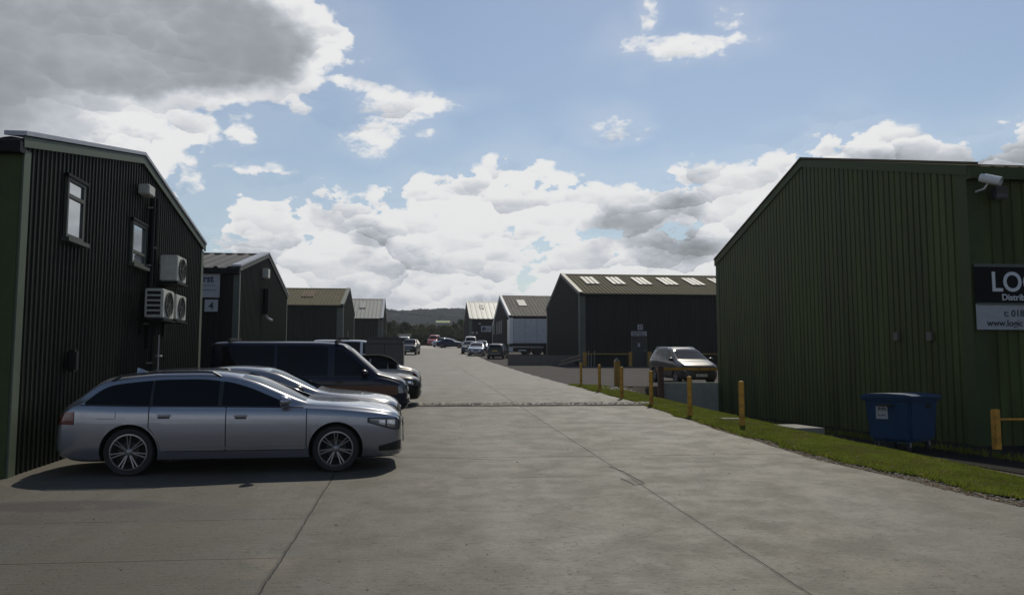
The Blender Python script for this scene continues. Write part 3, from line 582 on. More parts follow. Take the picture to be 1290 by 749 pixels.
# cctv camera + floodlight
p = at_y(1246, 226, ar1.y-.45); t = empty('security_camera', p, 'white bullet security camera under the eaves of the green shed', 'camera')
d = Vector((.20, -.26, -.13)); MB().tube(p-d*.55, p+d*.55, .095, 20).build('housing', M['white_gloss'], t, 40); MB().tube(p+d*.56, p+d*.60, .07, 20).build('lens', M['glass'], t, 40)
MB().tube(p-d*.3+Vector((0, 0, .012)), p+d*.75+Vector((0, 0, .012)), .102, 20, caps=False).build('hood', M['white_gloss'], t)
MB().path([p+Vector((.02, .05, -.06)), p+Vector((-.02, .15, -.18)), Vector((p.x-.05, ar1.y-.03, p.z-.2))], .022).build('bracket', M['white_gloss'], t, 40)
p = at_y(1259, 243, ar1.y-.3); t = empty('floodlight', p, 'black floodlight hanging beside the white security camera', 'floodlight')
MB().bbox((p.x-.17, p.y-.08, p.z-.15), (p.x+.17, p.y+.08, p.z+.15), .03).build('housing', M['black_trim'], t, 40); MB().box((p.x-.13, p.y-.086, p.z-.02), (p.x+.13, p.y-.08, p.z+.12)).build('glass', M['glass'], t); MB().tube((p.x, p.y, p.z+.1), (p.x+.2, ar1.y-.02, p.z+.3), .02).build('bracket', M['black_trim'], t)
# ------------------------------------------------------------------ bollards, barriers, bin, slabs
BG = 'yellow bollards along the verge'
def bollard(px, pyt, pyb, r, label, cap='dome', m='yellow', X=None):
    p = ground(px, pyb); 
    if X: p = at_x(px, pyb, X)
    zt = at_y(px, pyt, p.y).z; z0 = zr(p.y)-.1; h = zt-z0
    t = empty('bollard', (p.x, p.y, zr(p.y)), label, 'bollard', BG)
    MB().lathe([(r*1.0, 0), (r, h-.03)], (p.x, p.y, z0), 'Z', 20).build('post', M[m], t, 50)
    MB().lathe([(r*1.015, h-.03), (r*1.015, h-.012), (r*.9, h), (0, h+(.012 if cap == 'dome' else .10))], (p.x, p.y, z0), 'Z', 20).build('cap', M[m], t, 50)
bollard(935, 480, 537, .062, 'yellow bollard nearest the camera, beside the green shed')
bollard(869.3, 474, 524, .062, 'yellow bollard in front of the concrete block')
bollard(820.5, 467, 511, .062, 'yellow bollard left of the dark rail post')
bollard(783.3, 462, 502, .060, 'yellow bollard standing just right of the thick timber post')
bollard(755.3, 459, 493, .058, 'second yellow bollard from the far end, left of the thick timber post')
bollard(732, 457, 486, .055, 'farthest small yellow bollard in front of unit 17 corner')
p = ground(777.5, 487); zt = at_y(777.5, 451, p.y).z; z0 = zr(p.y)
t = empty('timber_post', (p.x, p.y, z0), 'thick dull yellow square post with a pale pyramid top', 'post'); MB().box((p.x-.11, p.y-.11, z0-.1), (p.x+.11, p.y+.11, zt-.12)).build('post', M['yellow_dull'], t)
h = zt-.118; MB().add([(p.x-.11, p.y-.11, h), (p.x+.11, p.y-.11, h), (p.x+.11, p.y+.11, h), (p.x-.11, p.y+.11, h), (p.x, p.y, zt+.03)], [(0,1,4),(1,2,4),(2,3,4),(3,0,4)]).build('cap', M['slab'], t)
# block with barrier
YB = br1.y+.12; a, b = at_y(835, 481.5, YB), at_y(905, 481.5, YB)
t = empty('concrete_block', (a.x, YB, -.14), 'long grey concrete block in front of the parked people carrier', 'block')
MB().bbox((a.x, YB, -.2), (R1X+2, YB+.6, a.z), .035).build('block_body', M['block'], t, 40)
a = at_y(829, 462, YB-.2); b = at_y(836.5, 462, YB-.2)
t = empty('rail_barrier', (a.x, YB, -.1), 'yellow rail on a dark post above the concrete block', 'barrier'); MB().bbox((a.x, YB-.3, -.2), (b.x-.04, YB-.06, a.z+.02), .02).build('post', M['rust'], t)
q0, q1 = at_y(836, 462.5, YB+.1), at_y(836, 466, YB+.1); MB().bbox((a.x+.03, YB+.05, q1.z), (R1X+1.0, YB+.12, q0.z), .01).build('rail', M['yellow'], t)
# right near barrier (partly out of frame)
pz = at_y(1248, 515, 17.2); b0 = at_y(1256.5, 515, 17.2)
t = empty('rail_barrier', (pz.x, 17.2, -.14), 'yellow post and rail barrier at the right edge beside the blue bin', 'barrier'); w = .15
MB().bbox((b0.x-w, 17.1, -.3), (b0.x, 17.1+w, pz.z), .02).build('post', M['yellow'], t); q = at_y(1260, 528, 17.2); MB().tube((b0.x-.02, 17.2, q.z), (b0.x+2.4, 17.2, q.z), .028).build('rail', M['yellow'], t, 40); MB().bbox((b0.x+2.38, 17.1, -.3), (b0.x+2.38+w, 17.1+w, pz.z), .02).build('post', M['yellow'], t)
# barrier before unit 17
yb = ar2.y-1.2
def barrier17(px0, px1, label, first=None):
    a = at_y(px0, 443, yb); b = at_y(px1, 443, yb); z0 = zr(yb); t = empty('rail_barrier', (a.x, yb, z0), label, 'barrier', 'yellow barriers by unit 17')
    for x in (a.x, b.x): MB().bbox((x-.13, yb-.1, z0-.1), (x+.13, yb+.1, a.z+.02), .02).build('post', M['yellow_dull'], t)
    q = at_y(px0, 445.5, yb); MB().tube((a.x+.1, yb, q.z), (b.x-.1, yb, q.z), .05).build('rail', M['yellow_dull'], t, 40)
barrier17(736.5, 794, 'yellow post and rail barrier left of the door of unit 17'); barrier17(818, 906, 'yellow post and rail barrier right of the door of unit 17')
for px, lb in ((741, 'left'), (744.5, 'middle'), (748.5, 'right')):
    p = at_y(px, 442 if lb != 'middle' else 446, yb+.3); z0 = zr(yb+.3); tag(MB().tube((p.x, yb+.3, z0-.1), (p.x+.03, yb+.3, p.z), .05, 10).tube((p.x+.03, yb+.3, p.z), (p.x+.03, yb+.3, p.z+.04), .052, 10, r1=.02).build('pale_pole', M['slab'], loc=(p.x, yb+.3, z0)), 'thin pale pole leaning by unit 17 corner, %s one of three' % lb, 'pole', 'pale poles by unit 17')
# timber pile
p = at_y(720, 456, ar2.y-.8); z0 = zr(p.y)
for k in range(3):
    x0_ = at_y(703+2*k, 460, p.y).x; x1_ = at_y(731, 450, p.y).x; zz = z0+.1+.13*k
    mb = MB(); A = Vector((x0_+.0, p.y-.3+.1*k, zz)); B = Vector((x1_, p.y-.2+.1*k, zz+.45)); d = (B-A); n1 = Vector((0, .14, 0)); n2 = Vector((0, 0, .07))
    mb.add([A-n1-n2, A+n1-n2, A+n1+n2, A-n1+n2, B-n1-n2, B+n1-n2, B+n1+n2, B-n1+n2], [(0,1,2,3),(4,5,6,7),(0,1,5,4),(1,2,6,5),(2,3,7,6),(3,0,4,7)])
    tag(mb.build('timber_plank', M['wood'] if k % 2 == 0 else M['rust'], loc=A), 'weathered plank in the pile at unit 17 corner, %s' % ['lowest', 'middle one', 'topmost'][k], 'plank', 'planks piled at unit 17')
# flat slabs on the verge
for px, py, w, l, lb in ((1003, 536.5, .33, .7, 'larger pale concrete slab lying on the grass by the green shed'), (917, 527.5, .24, .4, 'smaller pale slab lying flush in the grass near the bollard')):
    p = ground(px, py); z = terr(p.x, p.y); tag(MB().bbox((p.x-w, p.y-l, z-.05), (p.x+w, p.y+l, z+.10 if w > .3 else z+.03), .01).build('concrete_slab', M['slab'], loc=(p.x, p.y, z)), lb, 'slab')
# bin
def wheelie():
    c = at_y(1137, 555, 17.3); L_, W_ = 1.30, 1.02
    t = empty('wheeled_bin', (0, 0, 0), 'large blue four wheeled commercial bin against the green shed', 'bin')
    mb = MB(); b0, b1 = .90, 1.0
    z0, z1 = .20, 1.12
    def ring(z, s): return [(-L_/2*s, -W_/2*s, z), (L_/2*s, -W_/2*s, z), (L_/2*s, W_/2*s, z), (-L_/2*s, W_/2*s, z)]
    bm = bmesh.new(); lo = [bm.verts.new(p) for p in ring(z0, .88)]; hi = [bm.verts.new(p) for p in ring(z1, 1)]
    bm.faces.new(lo[::-1]); bm.faces.new(hi)
    for i in range(4): bm.faces.new((lo[i], lo[(i+1) % 4], hi[(i+1) % 4], hi[i]))
    bmesh.ops.bevel(bm, geom=bm.edges[:], offset=.06, segments=3, affect='EDGES'); bm.verts.index_update()
    mb.add([v.co for v in bm.verts], [[v.index for v in f.verts] for f in bm.faces]); bm.free()
    mb.bbox((-L_/2-.04, -W_/2-.04, 1.06), (L_/2+.04, W_/2+.04, 1.12), .02)
    mb.build('bin_body', M['bin_blue'], t, 40, world=False)
    mb = MB(); n = 8; pr = [(-W_/2-.06, 1.13), (-W_/2-.05, 1.17), (-W_/2+.1, 1.20), (0, 1.22), (W_/2-.1, 1.21), (W_/2+.04, 1.17), (W_/2+.04, 1.13)]
    for xa, xb in ((-L_/2-.06, -.012), (.012, L_/2+.06)):
        vs = [(x, y, z) for x in (xa, xb) for y, z in pr]; m = len(pr); mb.add(vs, [(i, i+1, m+i+1, m+i) for i in range(m-1)]+[tuple(range(m)), tuple(range(2*m-1, m-1, -1)), (0, m-1, 2*m-1, m)])
    mb.build('lid', M['bin_blue'], t, 30, world=False)
    mb = MB(); 
    for x in (-L_/2, L_/2): mb.tube((x*1.0, -.12, .98), (x*1.0+math.copysign(.07, x), -.12, .98), .028); mb.tube((x*1.0+math.copysign(.07, x), -.16, .98), (x*1.0+math.copysign(.07, x), .16, .98), .03)
    mb.build('lifting_trunnion', M['black_trim'], t, 40, world=False)
    for sx in (-.45, .45):
        for sy in (-.34, .34):
            w = MB().lathe([(.03, -.025), (.09, -.025), (.1, 0), (.09, .025), (.03, .025), (.03, -.025)], (sx, sy, .10), 'Y', 20).build('castor', M['rubber'], t, 40, world=False); MB().box((sx-.03, sy-.04, .1), (sx+.03, sy-.03, .22)).box((sx-.03, sy+.03, .1), (sx+.03, sy+.04, .22)).build('fork', M['steel'], w, world=False)
    lab = MB(); lab.box((-L_/2*.965-.008, .0, .68), (-L_/2*.965+.01, .25, 1.0)); s = lab.build('sticker', M['sign_white'], t, world=False)
    mb = MB(); mb.box((-L_/2*.965-.012, .02, .84), (-L_/2*.965-.004, .23, .845)); 
    for k in range(9): mb.box((-L_/2*.965-.012, .025+.022*k, .86+.01*(k % 3)), (-L_/2*.965-.004, .04+.022*k, .90+.012*((k*5) % 4)))
    for k in range(6): mb.box((-L_/2*.965-.012, .035+.03*k, .74), (-L_/2*.965-.004, .05+.03*k, .76+.01*((k*3) % 4)))
    mb.build('sticker_print', M['ink'], s, world=False)
    MB().bbox((.05, -W_/2*.985-.01, .90), (.3, -W_/2*.985+.02, 1.02), .02).build('side_opening', M['dark'], t, world=False)
    t.location = (c.x, c.y, terr(c.x, c.y)); t.rotation_euler = (0, 0, math.radians(34)); t.scale = (1, 1, 1); return t
wheelie()
# low wall in front of trailer
Yw = ground(660, 460).y; a, b = at_y(640, 447, Yw), at_y(700, 447, Yw)
t = MB().bbox((a.x, Yw, zr(Yw)-.3), (b.x+1.5, Yw+.25, a.z), .02).build('low_wall', M['board'], loc=(a.x, Yw, zr(Yw))); tag(t, 'low grey retaining wall in front of the white lorry trailer', 'wall')
# overhead wire
a = at_y(484, 391, 260); b = at_y(640, 392.5, 320); 
pts = [a.lerp(b, k/12)-Vector((0, 0, 2.0*math.sin(PI*k/12))) for k in range(13)]; tag(MB().path(pts, .06, 5).build('overhead_wire', M['gutter'], loc=a), 'thin overhead wire crossing the sky above the far hills', 'wire')

# ------------------------------------------------------------------ vehicles
def pchip(xs, ys):
    xs = np.array(xs, float); ys = np.array(ys, float); o = np.argsort(xs); xs = xs[o]; ys = ys[o]
    h = np.diff(xs); d = np.diff(ys)/h; m = np.zeros(len(xs)); m[0] = d[0]; m[-1] = d[-1]
    for i in range(1, len(xs)-1):
        m[i] = 0 if d[i-1]*d[i] <= 0 else (h[i-1]+h[i])*3/((2*h[i]+h[i-1])/d[i-1]+(h[i]+2*h[i-1])/d[i])
    def f(x):
        x = min(max(x, xs[0]), xs[-1]); i = min(max(int(np.searchsorted(xs, x)-1), 0), len(xs)-2); t = (x-xs[i])/h[i]
        return float((1+2*t)*(1-t)**2*ys[i]+t*(1-t)**2*h[i]*m[i]+t*t*(3-2*t)*ys[i+1]+t*t*(t-1)*h[i]*m[i+1])
    return f
def K(**k): return k
KINDS = dict(
 estate=K(top=[(2.40,.60),(2.39,.72),(2.35,.80),(2.22,.865),(1.9,.93),(1.4,.985),(1.05,1.01),(.98,1.03),(.60,1.19),(.20,1.35),(-.05,1.415),(-.5,1.455),(-1.0,1.45),(-1.5,1.41),(-1.78,1.365),(-1.86,1.33),(-2.22,1.04),(-2.32,.97),(-2.41,.88),(-2.45,.70),(-2.456,.5)],
   w=[(2.40,.48),(2.37,.62),(2.28,.76),(2.1,.86),(1.8,.905),(1.4,.925),(0,.928),(-1.4,.925),(-2.0,.89),(-2.28,.82),(-2.41,.72),(-2.456,.6)], belt=[(2.4,.58),(2.33,.74),(2.2,.80),(1.9,.85),(1.4,.90),(.9,.925),(-1.4,.965),(-2.1,.98),(-2.36,.84),(-2.456,.48)],
   zb=[(2.4,.24),(2.36,.20),(2.1,.18),(1.9,.18),(-2.0,.19),(-2.38,.26),(-2.456,.36)], wx=(1.42,-1.42), wr=.335, ws=(.98,.02), rw=(-1.86,-2.22), wins=[(.95,-.18),(-.24,-1.12),(-1.16,-2.08)], doors=[(1.0,-.12),(-.12,-1.16)], rails=True),
 saloon=K(top=[(2.40,.58),(2.39,.70),(2.33,.78),(2.15,.85),(1.7,.92),(1.2,.97),(1.0,1.0),(.92,1.03),(.50,1.22),(.15,1.36),(-.1,1.41),(-.5,1.435),(-.9,1.41),(-1.2,1.33),(-1.72,1.08),(-1.82,1.06),(-2.25,1.03),(-2.38,.93),(-2.44,.7),(-2.446,.5)],
   w=[(2.40,.48),(2.36,.62),(2.26,.76),(2.1,.85),(1.8,.895),(1.3,.91),(-1.3,.91),(-2.0,.88),(-2.3,.79),(-2.44,.64)], belt=[(2.4,.56),(2.32,.72),(2.15,.79),(1.8,.84),(1.3,.90),(.9,.925),(-1.4,.97),(-2.1,.98),(-2.35,.84),(-2.44,.46)],
   zb=[(2.4,.30),(2.3,.21),(1.9,.20),(-2.0,.20),(-2.44,.34)], wx=(1.40,-1.35), wr=.325, ws=(.92,.05), rw=(-1.2,-1.72), wins=[(.88,-.22),(-.28,-1.35)], doors=[(.98,-.16),(-.16,-1.1)]),
 hatch=K(top=[(2.02,.50),(2.0,.62),(1.9,.74),(1.7,.84),(1.3,.95),(1.0,1.02),(.9,1.06),(.5,1.27),(.15,1.42),(-.1,1.47),(-.6,1.49),(-1.1,1.46),(-1.4,1.41),(-1.48,1.36),(-1.78,1.04),(-1.86,.95),(-1.92,.75),(-1.926,.5)],
   w=[(2.02,.46),(1.98,.6),(1.88,.74),(1.7,.82),(1.3,.85),(-1.2,.855),(-1.6,.82),(-1.8,.74),(-1.92,.62)], belt=[(2.02,.46),(1.8,.74),(1.3,.88),(.9,.93),(-1.2,1.0),(-1.75,.96),(-1.92,.46)],
   zb=[(2.02,.30),(1.9,.2),(-1.6,.2),(-1.92,.34)], wx=(1.25,-1.25), wr=.30, ws=(.9,.05), rw=(-1.48,-1.78), wins=[(.86,-.2),(-.26,-1.3)], doors=[(.95,-.16),(-.16,-1.0)]),
 suv=K(top=[(2.25,.6),(2.23,.8),(2.15,.95),(1.9,1.04),(1.4,1.12),(1.0,1.16),(.92,1.19),(.5,1.42),(.25,1.60),(0,1.68),(-.6,1.71),(-1.4,1.69),(-1.9,1.63),(-2.0,1.56),(-2.2,1.15),(-2.26,1.0),(-2.3,.8),(-2.306,.55)],
   w=[(2.25,.55),(2.2,.72),(2.1,.84),(1.9,.90),(1.4,.92),(-1.6,.92),(-2.0,.88),(-2.2,.80),(-2.3,.68)], belt=[(2.25,.55),(2.1,.88),(1.6,1.02),(.9,1.07),(-1.6,1.12),(-2.15,1.1),(-2.3,.5)],
   zb=[(2.25,.38),(2.1,.28),(-2.0,.28),(-2.3,.4)], wx=(1.35,-1.35), wr=.36, ws=(.92,.1), rw=(-2.0,-2.2), wins=[(.88,-.25),(-.3,-1.2),(-1.26,-1.95)], doors=[(.98,-.2),(-.2,-1.15)], rails=True),
 mpv=K(top=[(2.27,.55),(2.25,.72),(2.15,.84),(1.95,.92),(1.6,1.02),(1.35,1.08),(1.28,1.11),(.8,1.34),(.40,1.53),(.1,1.61),(-.5,1.66),(-1.2,1.65),(-1.8,1.59),(-1.95,1.52),(-2.2,1.12),(-2.28,.98),(-2.34,.75),(-2.346,.5)],
   w=[(2.27,.52),(2.22,.68),(2.1,.80),(1.9,.88),(1.4,.915),(-1.5,.915),(-2.0,.87),(-2.22,.79),(-2.34,.66)], belt=[(2.27,.5),(2.1,.76),(1.7,.9),(1.2,.99),(-1.5,1.08),(-2.1,1.08),(-2.34,.46)],
   zb=[(2.27,.32),(2.15,.22),(-2.0,.22),(-2.34,.36)], wx=(1.40,-1.35), wr=.32, ws=(1.28,.25), rw=(-1.95,-2.2), wins=[(1.2,.75),(.68,-.22),(-.28,-1.15),(-1.21,-1.95)], doors=[(1.0,-.16),(-.16,-1.12)], rails=True),
 van=K(top=[(2.36,.55),(2.34,.80),(2.28,.95),(2.15,1.04),(1.75,1.16),(1.62,1.20),(1.56,1.25),(1.2,1.56),(.92,1.80),(.78,1.88),(.5,1.92),(0,1.94),(-1.8,1.94),(-2.25,1.92),(-2.36,1.86),(-2.40,1.6),(-2.42,.9),(-2.426,.5)],
   w=[(2.36,.62),(2.32,.76),(2.2,.85),(1.9,.90),(1.4,.92),(-2.0,.92),(-2.3,.89),(-2.42,.82)], belt=[(2.36,.5),(2.2,.88),(1.7,1.04),(1.2,1.09),(-2.2,1.10),(-2.42,.48)],
   zb=[(2.36,.36),(2.2,.27),(-2.2,.27),(-2.42,.36)], wx=(1.62,-1.30), wr=.33, ws=(1.56,.92), rw=None, wins=[(1.42,.58),(.42,-.78),(-.86,-2.1)], doors=[(1.5,.5),(.5,-.82)], tumble=.20),
 cabrio=K(top=[(2.05,.50),(2.03,.64),(1.9,.78),(1.6,.89),(1.2,.97),(.95,1.0),(.88,1.03),(.5,1.2),(.2,1.34),(-.1,1.41),(-.5,1.42),(-.85,1.36),(-1.12,1.20),(-1.28,1.06),(-1.6,.99),(-1.85,.86),(-1.98,.66),(-1.99,.48)],
   w=[(2.05,.46),(2.0,.62),(1.88,.76),(1.6,.84),(1.2,.86),(-1.2,.865),(-1.6,.83),(-1.85,.73),(-1.99,.56)], belt=[(2.05,.46),(1.85,.72),(1.4,.86),(.9,.90),(-1.0,.95),(-1.6,.90),(-1.85,.74),(-1.99,.45)],
   zb=[(2.05,.3),(1.9,.2),(-1.7,.2),(-1.99,.34)], wx=(1.28,-1.22), wr=.315, ws=(.88,.15), rw=None, wins=[(.84,-.25),(-.31,-.85)], doors=[(.95,-.3)]),
)
WHEELS = {}
def wheel_mesh(r, style):
    k = (round(r, 3), style)
    if k in WHEELS: return WHEELS[k]
    rr = r*.74 if style == 'double' else r*.66; w = .115
    t = MB().lathe([(rr*.98, -w*.8), (r*.86, -w), (r*.95, -w*.97), (r*.985, -w*.8), (r, -w*.5), (r, w*.5), (r*.985, w*.8), (r*.95, w*.97), (r*.86, w), (rr*.98, w*.8)], (0, 0, 0), 'Y', 40)
    rim = MB(); o = -w*.92 # outer face toward -y
    rim.lathe([(rr*1.02, o*.90), (rr*1.02, o*1.0), (rr*.95, o*1.02), (rr*.93, o*.8), (rr*.93, w*.5)], (0, 0, 0), 'Y', 48)
    hub = MB(); hub.lathe([(0, o*.3), (rr*.9, o*.3), (rr*.9, o*.1)], (0, 0, 0), 'Y', 32); hub.lathe([(0, o*.42), (rr*.55, o*.42), (rr*.58, o*.32)], (0, 0, 0), 'Y', 32, 1)
    def spoke(th, w0, w1, off=0.):
        c, s = math.cos(th), math.sin(th); n = (-s, c); vs = []
        for rad, hw, y0, dep in ((rr*.14, w0, o*.78, .03), (rr*.55, (w0+w1)/2, o*.86, .03), (rr*.95, w1, o*.98, .03)):
            for sg in (-1, 1):
                for yy in (y0, y0+dep): vs.append((c*rad+n[0]*(sg*hw+off*rad/rr), yy, s*rad+n[1]*(sg*hw+off*rad/rr)))
        fs = []
        for a in (0, 4): fs += [(a, a+2, a+6, a+4), (a, a+1, a+5, a+4), (a+2, a+3, a+7, a+6), (a+1, a+3, a+7, a+5)]
        rim.add(vs, fs)
    if style == 'double':
        for k_ in range(7):
            for sg in (-1, 1): spoke(2*PI*k_/7+PI/2, .008, .0075, sg*.027)
    elif style == 'five':
        for k_ in range(5): spoke(2*PI*k_/5+PI/2, .04, .035)
    else:
        rim.lathe([(0, o*1.0), (rr*.4, o*1.02), (rr*.9, o*.86), (rr*.95, o*.9)], (0, 0, 0), 'Y', 32)
        for k_ in range(8): spoke(2*PI*k_/8, .02, .03)
    rim.lathe([(0, o*.98), (rr*.13, o*.95), (rr*.2, o*.8), (rr*.2, o*.5)], (0, 0, 0), 'Y', 20)
    res = []
    for nm, mb_, ms in (('wheel', hub, [M['liner'], M['black_trim']]), ('tyre', t, [M['rubber']]), ('rim', rim, [M['alloy'] if style != 'cap' else M['alloy_dull']])):
        ob = mb_.build(nm, ms, None, 35); res.append(ob.data); bpy.data.objects.remove(ob)
    WHEELS[k] = res; return res
def frame_at(x, y, head):
    """matrix placing a vehicle on the sloping ground"""
    e = .8; n = Vector((-(terr(x+e, y)-terr(x-e, y))/(2*e), -(zr(y+e)-zr(y-e))/(2*e), 1)).normalized(); f = Vector((math.cos(head), math.sin(head), 0)); f = (f-n*f.dot(n)).normalized(); l = n.cross(f)
    R = Matrix((f, l, n)).transposed().to_4x4(); return Matrix.Translation((x, y, terr(x, y)+.004))@R
def car(kind, name, label, cat, pm, x, y, head, group=None, res=1, wheel='five', near=True, extra=None, lower=None, sill=None, scale=1., rear_dark=None):
    k = KINDS[kind]; top, wf, belt, zbf = (pchip(*zip(*k[q])) for q in ('top', 'w', 'belt', 'zb')); tum = k.get('tumble', .36)
    xs0, xs1 = k['top'][-1][0], k['top'][0][0]; r = k['wr']
    t = empty(name, (0, 0, 0), label, cat, group)
    def ring(x):
        w, zt, zb = wf(x), top(x), zbf(x); bl = min(belt(x), zt-.015); zb = min(zb, bl-.04); H = bl-zb
        P = [(0, zb), (w*.80, zb), (w*.93, zb+H*.05), (w*.982, zb+H*.2), (w*.99, zb+H*.30), (w, zb+H*.46), (w*.998, zb+H*.68), (w*.99, zb+H*.86), (w*.972, zb+H*.95), (w*.95, bl)]
        h = zt-bl; rr = min(.13, h*.62); yr = w*.95-tum*(h-rr)-min(.05, h*.5)
        for s in (.12, .4, .7, 1): P.append((w*.95+(yr-w*.95)*s-(.012*math.sin(PI*s)*-1 if h > .2 else 0), bl+(h-rr)*s))
        P += [(yr*.975, zt-rr*.62), (yr*.92, zt-rr*.34), (yr*.82, zt-rr*.17), (yr*.55, zt-rr*.05), (yr*.28, zt-rr*.01), (0, zt)]
        return P
    xs = sorted(set([xs0, xs1]+[round(a, 3) for a, _ in k['top']]+list(np.round(np.arange(xs0, xs1, .05 if res == 1 else .11), 3))))
    xs = [q for i, q in enumerate(xs) if i == 0 or q-xs[i-1] > .008 or q == xs1]
    mb = MB(); n = len(ring(0)); vs = []
    for x_ in xs:
        R_ = ring(x_); full = R_+[(-a, b) for a, b in R_[-2:0:-1]]; vs += [(x_, -a, b) for a, b in full]
    m = 2*n-2; fs = [(i*m+j, i*m+(j+1) % m, (i+1)*m+(j+1) % m, (i+1)*m+j) for i in range(len(xs)-1) for j in range(m)]; fs += [tuple(range(m)), tuple(range(len(xs)*m-1, (len(xs)-1)*m-1, -1))]
    mb.add(vs, fs); body = mb.build('body', [pm, M['liner'], M['black_trim']], t, world=False)
    cut = MB()
    for wx in k['wx']:
        for s in (-1, 1):
            W = wf(wx); cut.lathe([(0, -.2), (r+.055, -.2), (r+.055, .2), (0, .2)], (wx, s*(W-.03), r), 'Y', 40, 1)
    cut = cut.build('cut', [M['liner'], M['liner']]); bmc = bmesh.new(); bmc.from_mesh(cut.data); bmesh.ops.remove_doubles(bmc, verts=bmc.verts[:], dist=.0005); bmc.to_mesh(cut.data); bmc.free()
    md = body.modifiers.new('b', 'BOOLEAN'); md.operation = 'DIFFERENCE'; md.object = cut; md.solver = 'EXACT'
    bpy.context.view_layer.update(); me = bpy.data.meshes.new_from_object(body.evaluated_get(bpy.context.evaluated_depsgraph_get())); body.modifiers.clear(); body.data = me; bpy.data.objects.remove(cut)
    me.shade_smooth(); me.set_sharp_from_angle(angle=math.radians(34))
    if lower:
        for p in me.polygons:
            if p.material_index == 0 and p.center.z < lower: p.material_index = 2
    def sidey(x_, z):
        R_ = ring(x_)[2:15]
        for (a, b), (c, d) in zip(R_[:-1], R_[1:]):
            if b <= z <= d: return a+(c-a)*(z-b)/max(1e-6, d-b)
        return R_[-1][0] if z > R_[-1][1] else R_[0][0]
    def topz(x_, y_):
        R_ = ring(x_)[9:]; y_ = abs(y_)
        for (a, b), (c, d) in zip(R_[:-1], R_[1:]):
            if c <= y_ <= a: return b+(d-b)*(a-y_)/max(1e-6, a-c)
        return R_[-1][1]
    OF = .005 if res == 1 else .012
    def spatch(nm, mm, s, x0, x1, lo, hi, nx=16, nz=5, off=OF, thick=0, parent=None, build=True, mb=None):
        mb_ = mb or MB(); q = []
        for i in range(nx+1):
            xx = x0+(x1-x0)*i/nx; a = lo(xx); b = max(hi(xx), a+.002)
            for j in range(nz+1): z = a+(b-a)*j/nz; q.append((xx, s*(sidey(xx, z)+off), z))
        mb_.add(q, [(i*(nz+1)+j, (i+1)*(nz+1)+j, (i+1)*(nz+1)+j+1, i*(nz+1)+j+1) for i in range(nx) for j in range(nz)])
        if build: return mb_.build(nm, mm, parent or t, 40, world=False)
    def tpatch(nm, mm, x0, x1, yf, nx=12, ny=10, off=OF):
        mb_ = MB(); q = []
        for i in range(nx+1):
            xx = x0+(x1-x0)*i/nx; yw = yf(xx, i/nx)
            for j in range(ny+1): yy = -yw+2*yw*j/ny; q.append((xx+(off if x0 > 0 else -off)*.7, yy, topz(xx, yy)+off))
        mb_.add(q, [(i*(ny+1)+j, (i+1)*(ny+1)+j, (i+1)*(ny+1)+j+1, i*(ny+1)+j+1) for i in range(nx) for j in range(ny)]); return mb_.build(nm, mm, t, 40, world=False)
    yro = lambda xx: ring(xx)[15][0]
    tpatch('windscreen', M['glass'], k['ws'][0]-.01, k['ws'][1]+.04, lambda xx, f: yro(xx)-.05+.0*f)
    if k['rw']: tpatch('rear_window', M['glass'], k['rw'][0]-.02, k['rw'][1]+.03, lambda xx, f: yro(xx)-.07)
    rel = sst
    arch = lambda xx: max([0]+[r+math.sqrt(max(0, (r+.075)**2-(xx-q)**2)) for q in k['wx'] if abs(xx-q) < r+.075])
    top_lim = lambda xx: min(top(xx), top(xx+.07), top(xx-.07))-.115
    for s in (-1, 1):
        for (a, b) in k['wins']:
            a2_, b2_ = a, b; lo = lambda xx: min(belt(xx), top(xx)-.015)+.022
            while a2_ > b2_ and top_lim(a2_)-lo(a2_) < .02: a2_ -= .02
            while a2_ > b2_ and top_lim(b2_)-lo(b2_) < .03: b2_ += .02
            if kind in ('estate', 'saloon', 'mpv', 'hatch', 'suv') and (a, b) != k['wins'][-1] and res == 1: spatch('door_pillar', M['black_trim'], s, b-.1, b+.03, lo, lambda xx: top_lim(xx)-.005, 4, 4, OF*.6)
            if a2_-b2_ > .1: spatch('side_window', M['glass'], s, b2_, a2_, lo, top_lim)
        sl = (lambda xx: zbf(xx)+.16)
        for (a, b) in (k['doors'] if res == 1 else []):
            lo = lambda xx: max(sl(xx), arch(xx)+.02); hi = lambda xx: belt(xx)-.0
            d = spatch('door', pm, s, b+.008, a-.008, lo, hi, 24, 7, .0032); hx = b+.13; hz = belt(hx)-.12; yy = sidey(hx, hz)
            h_ = MB().bbox((hx-.02, s*(yy-.0), hz-.014), (hx+.17, s*(yy+.035), hz+.018), .012); h_.build('handle', pm if kind in ('estate', 'mpv') else M['black_trim'], d, 40, world=False); spatch('handle_shade', M['black_trim'], s, hx-.005, hx+.15, lambda xx: hz-.042, lambda xx: hz-.008, 6, 2, .006, parent=d)  # flat dark patch below the handle paints the shade under it
        if res == 1:
            mb_ = MB(); xl = sorted(set([q for d in k['doors'] for q in d]))
            for q in xl: spatch('', None, s, q-.007, q+.007, lambda xx: max(sl(xx), arch(xx)+.02), lambda xx: belt(xx), 1, 12, .0018, build=False, mb=mb_)
            spatch('', None, s, xl[0], xl[-1], lambda xx: max(sl(xx), arch(xx)+.02)-.012, lambda xx: max(sl(xx), arch(xx)+.02)+.002, 30, 1, .0018, build=False, mb=mb_)
            spatch('', None, s, b0_ if False else k['wins'][-1][1], k['wins'][0][0], lambda xx: belt(xx)+.002, lambda xx: belt(xx)+.02, 30, 1, .004, build=False, mb=mb_)
            mb_.build('shut_lines', M['black_trim'], t, world=False)
        # lamps
        f = xs1; zt = lambda xx: min(belt(xx), top(xx))
